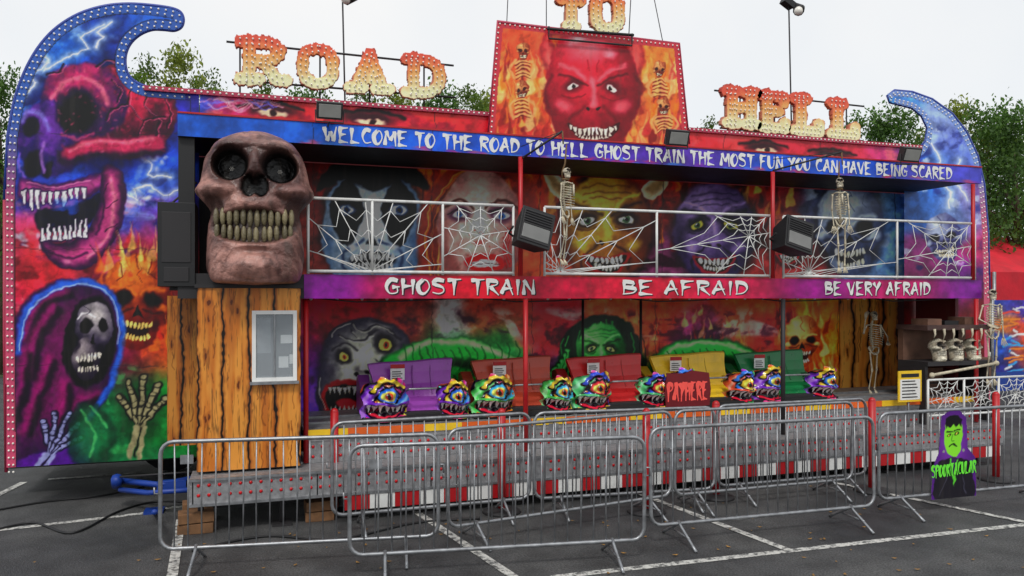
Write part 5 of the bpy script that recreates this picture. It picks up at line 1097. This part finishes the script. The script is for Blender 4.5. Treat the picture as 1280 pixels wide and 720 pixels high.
# ---------- TREES ----------
mLeaf=M('leaves',rough=.6,attr=True,var=.2,scale=3,transl=.45); mBark=M('bark',(80,68,52),.9,var=.4,scale=6,bump=.5)
def treemesh(name,h,r,seed,tint,nleaf=5200,zlow=.22):
    rd=np.random.RandomState(seed); m=MB()
    m.path([(0,0,0),(.1,0,h*.3),(-.1,.1,h*.6),(.0,0,h*.84)],[.24,.18,.10,.02],mBark,8)
    cl=[]
    for i in range(12):
        a=rd.rand()*6.28; z0=h*(.25+.45*rd.rand()); e=Vector((math.cos(a)*r*.7,math.sin(a)*r*.7,z0+h*.22*rd.rand()+.4))
        m.path([(0,0,z0),Vector((0,0,z0)).lerp(e,.5)+Vector((0,0,.3)),e],[.08,.045,.012],mBark,6)
    nc=95
    for i in range(nc):
        z=zlow+(1-zlow)*rd.rand()**.9; prof=(1-((z-zlow)/(1-zlow)))**.6*.9+.12
        a=rd.rand()*6.28; rr=r*prof*(.25+.75*rd.rand()**.5)*rd.uniform(.8,1.15)
        cl.append((math.cos(a)*rr,math.sin(a)*rr,z*h,r*(.08+.13*rd.rand()),.5+.75*rd.rand()))
    cl=np.array(cl); k=rd.randint(0,nc,nleaf); g=rd.randn(nleaf,3)*np.array([.75,.75,.6])
    c=cl[k,:3]+g*cl[k,3:4]; s=rd.uniform(.045,.10,(nleaf,1))
    d1=rd.randn(nleaf,3);d1/=np.linalg.norm(d1,axis=1,keepdims=True);d2=np.cross(d1,rd.randn(nleaf,3));d2/=np.linalg.norm(d2,axis=1,keepdims=True)
    vs=np.stack([c-d1*s,c+d2*s*.55,c+d1*s,c-d2*s*.55],1).reshape(-1,3)
    base=lin(tint); alt=lin((tint[0]*1.2,tint[1]*1.15,tint[2]*.85)); t=rd.rand(nleaf,1)**2
    col=(base*(1-t)+alt*t)*cl[k,4:5]; col=np.repeat(col,4,axis=0)
    fs=np.arange(nleaf*4).reshape(-1,4)
    m.add(vs.tolist(),fs.tolist(),mLeaf,False,col.tolist())
    return m.build(name), float(np.percentile(c[:,2],99.7))
tm=[treemesh('tree',9.5,2.3,1,(104,134,54),7000),treemesh('tree',8.5,2.7,2,(76,112,48),7500),treemesh('tree',9.0,2.1,3,(128,144,58),6000)]
def at(x,dep): 
    a=(x-640)/F; X=a*dep; return (X*CS+dep*SN,-X*SN+dep*CS-D)
used=[False]*3
spots=[(228,25,58,2,.7),(180,26,76,0,.7),(262,28,92,0,.7),(0,24,84,1,.6),(-40,24,92,1,.8),(330,30,104,0,.8),(385,31,108,1,.8),(450,30,112,0,.8),(500,30,116,2,.8),(550,29,108,1,.8),(590,27,112,0,.8),(612,31,116,2,.8),(885,32,152,0,.8),(930,33,162,1,.8),(1000,33,165,1,.8),(1085,29,140,1,.8),(1120,28,134,1,.8),(1160,33,158,2,.8),(1200,24,126,2,.8),(1235,23,130,1,.8),(1268,22,134,1,.8),(1300,24,128,0,.8),(1235,30,160,1,1)]
for i,(x,dep,yt,k,wx) in enumerate(spots):
    ht=H+(HY-yt)*dep/F
    if not used[k]: o=tm[k][0]; used[k]=True
    else: o=bpy.data.objects.new('tree',tm[k][0].data); link(o)
    p=at(x,dep); o.location=(p[0],p[1],0); s=ht/tm[k][1]; o.scale=(s*wx,s*wx,s); o.rotation_euler=(0,0,i*1.7)
me=MB(); rd=np.random.RandomState(4); nl_=15000
xx=rd.uniform(-30,45,nl_); zz=rd.rand(nl_)**.8*(3.8+1.3*vn(xx*.5,xx*0,3)+.8*vn(xx*2,xx*0,4)); yy=24+rd.uniform(-1.2,1.2,nl_)
c=np.stack([xx,yy,zz],-1); s=rd.uniform(.1,.22,(nl_,1)); d1=rd.randn(nl_,3);d1/=np.linalg.norm(d1,axis=1,keepdims=True);d2=np.cross(d1,rd.randn(nl_,3));d2/=np.linalg.norm(d2,axis=1,keepdims=True)
vs=np.stack([c-d1*s,c+d2*s*.6,c+d1*s,c-d2*s*.6],1).reshape(-1,3); col=np.repeat(lin((72,102,46))*(.4+1.0*fbm(xx*.9,zz*.9,3,5))[:,None],4,axis=0)
me.add(vs.tolist(),np.arange(nl_*4).reshape(-1,4).tolist(),mLeaf,False,col.tolist()); me.build('distant_tree_line')
# ---------- WORLD / LIGHT ----------
w=bpy.data.worlds.new('World'); sc.world=w; w.use_nodes=True; nt=w.node_tree;N=nt.nodes;L=nt.links; N.clear()
el,rot=math.radians(52),math.radians(205)
sky=N.new('ShaderNodeTexSky'); sky.sky_type='NISHITA'; sky.sun_disc=False; sky.sun_elevation=el; sky.sun_rotation=rot
b1=N.new('ShaderNodeBackground'); b1.inputs[1].default_value=.12; L.new(sky.outputs[0],b1.inputs[0])
b2_=N.new('ShaderNodeBackground'); b2_.inputs[1].default_value=1.02
tc=N.new('ShaderNodeTexCoord');n=N.new('ShaderNodeTexNoise');n.inputs['Scale'].default_value=1.6;n.inputs['Detail'].default_value=5;L.new(tc.outputs['Generated'],n.inputs['Vector'])
r=N.new('ShaderNodeValToRGB');r.color_ramp.elements[0].position=.3;r.color_ramp.elements[0].color=(.80,.85,.90,1);r.color_ramp.elements[1].position=.7;r.color_ramp.elements[1].color=(1,.99,.97,1);L.new(n.outputs['Fac'],r.inputs[0]);L.new(r.outputs[0],b2_.inputs[0])
mx=N.new('ShaderNodeMixShader');mx.inputs[0].default_value=.9;L.new(b1.outputs[0],mx.inputs[1]);L.new(b2_.outputs[0],mx.inputs[2])
o=N.new('ShaderNodeOutputWorld');L.new(mx.outputs[0],o.inputs[0])
sd=bpy.data.lights.new('sun','SUN'); sd.energy=1.5; sd.angle=math.radians(11); sd.color=(1,.97,.92); so=bpy.data.objects.new('sun',sd); link(so)
dirv=Vector((math.sin(rot)*math.cos(el),math.cos(rot)*math.cos(el),math.sin(el)))
so.rotation_euler=dirv.to_track_quat('Z','Y').to_euler()
# ---------- CAMERA ----------
cd=bpy.data.cameras.new('camera'); cam=bpy.data.objects.new('camera',cd); link(cam); cam.location=(0,-D,H); cam.rotation_euler=(math.pi/2,0,-TH)
cd.sensor_width=36; cd.lens=27; cd.shift_y=12/1280; cd.clip_end=1500; sc.camera=cam
sc.view_settings.view_transform='Standard'; sc.view_settings.look='None'; sc.view_settings.exposure=0
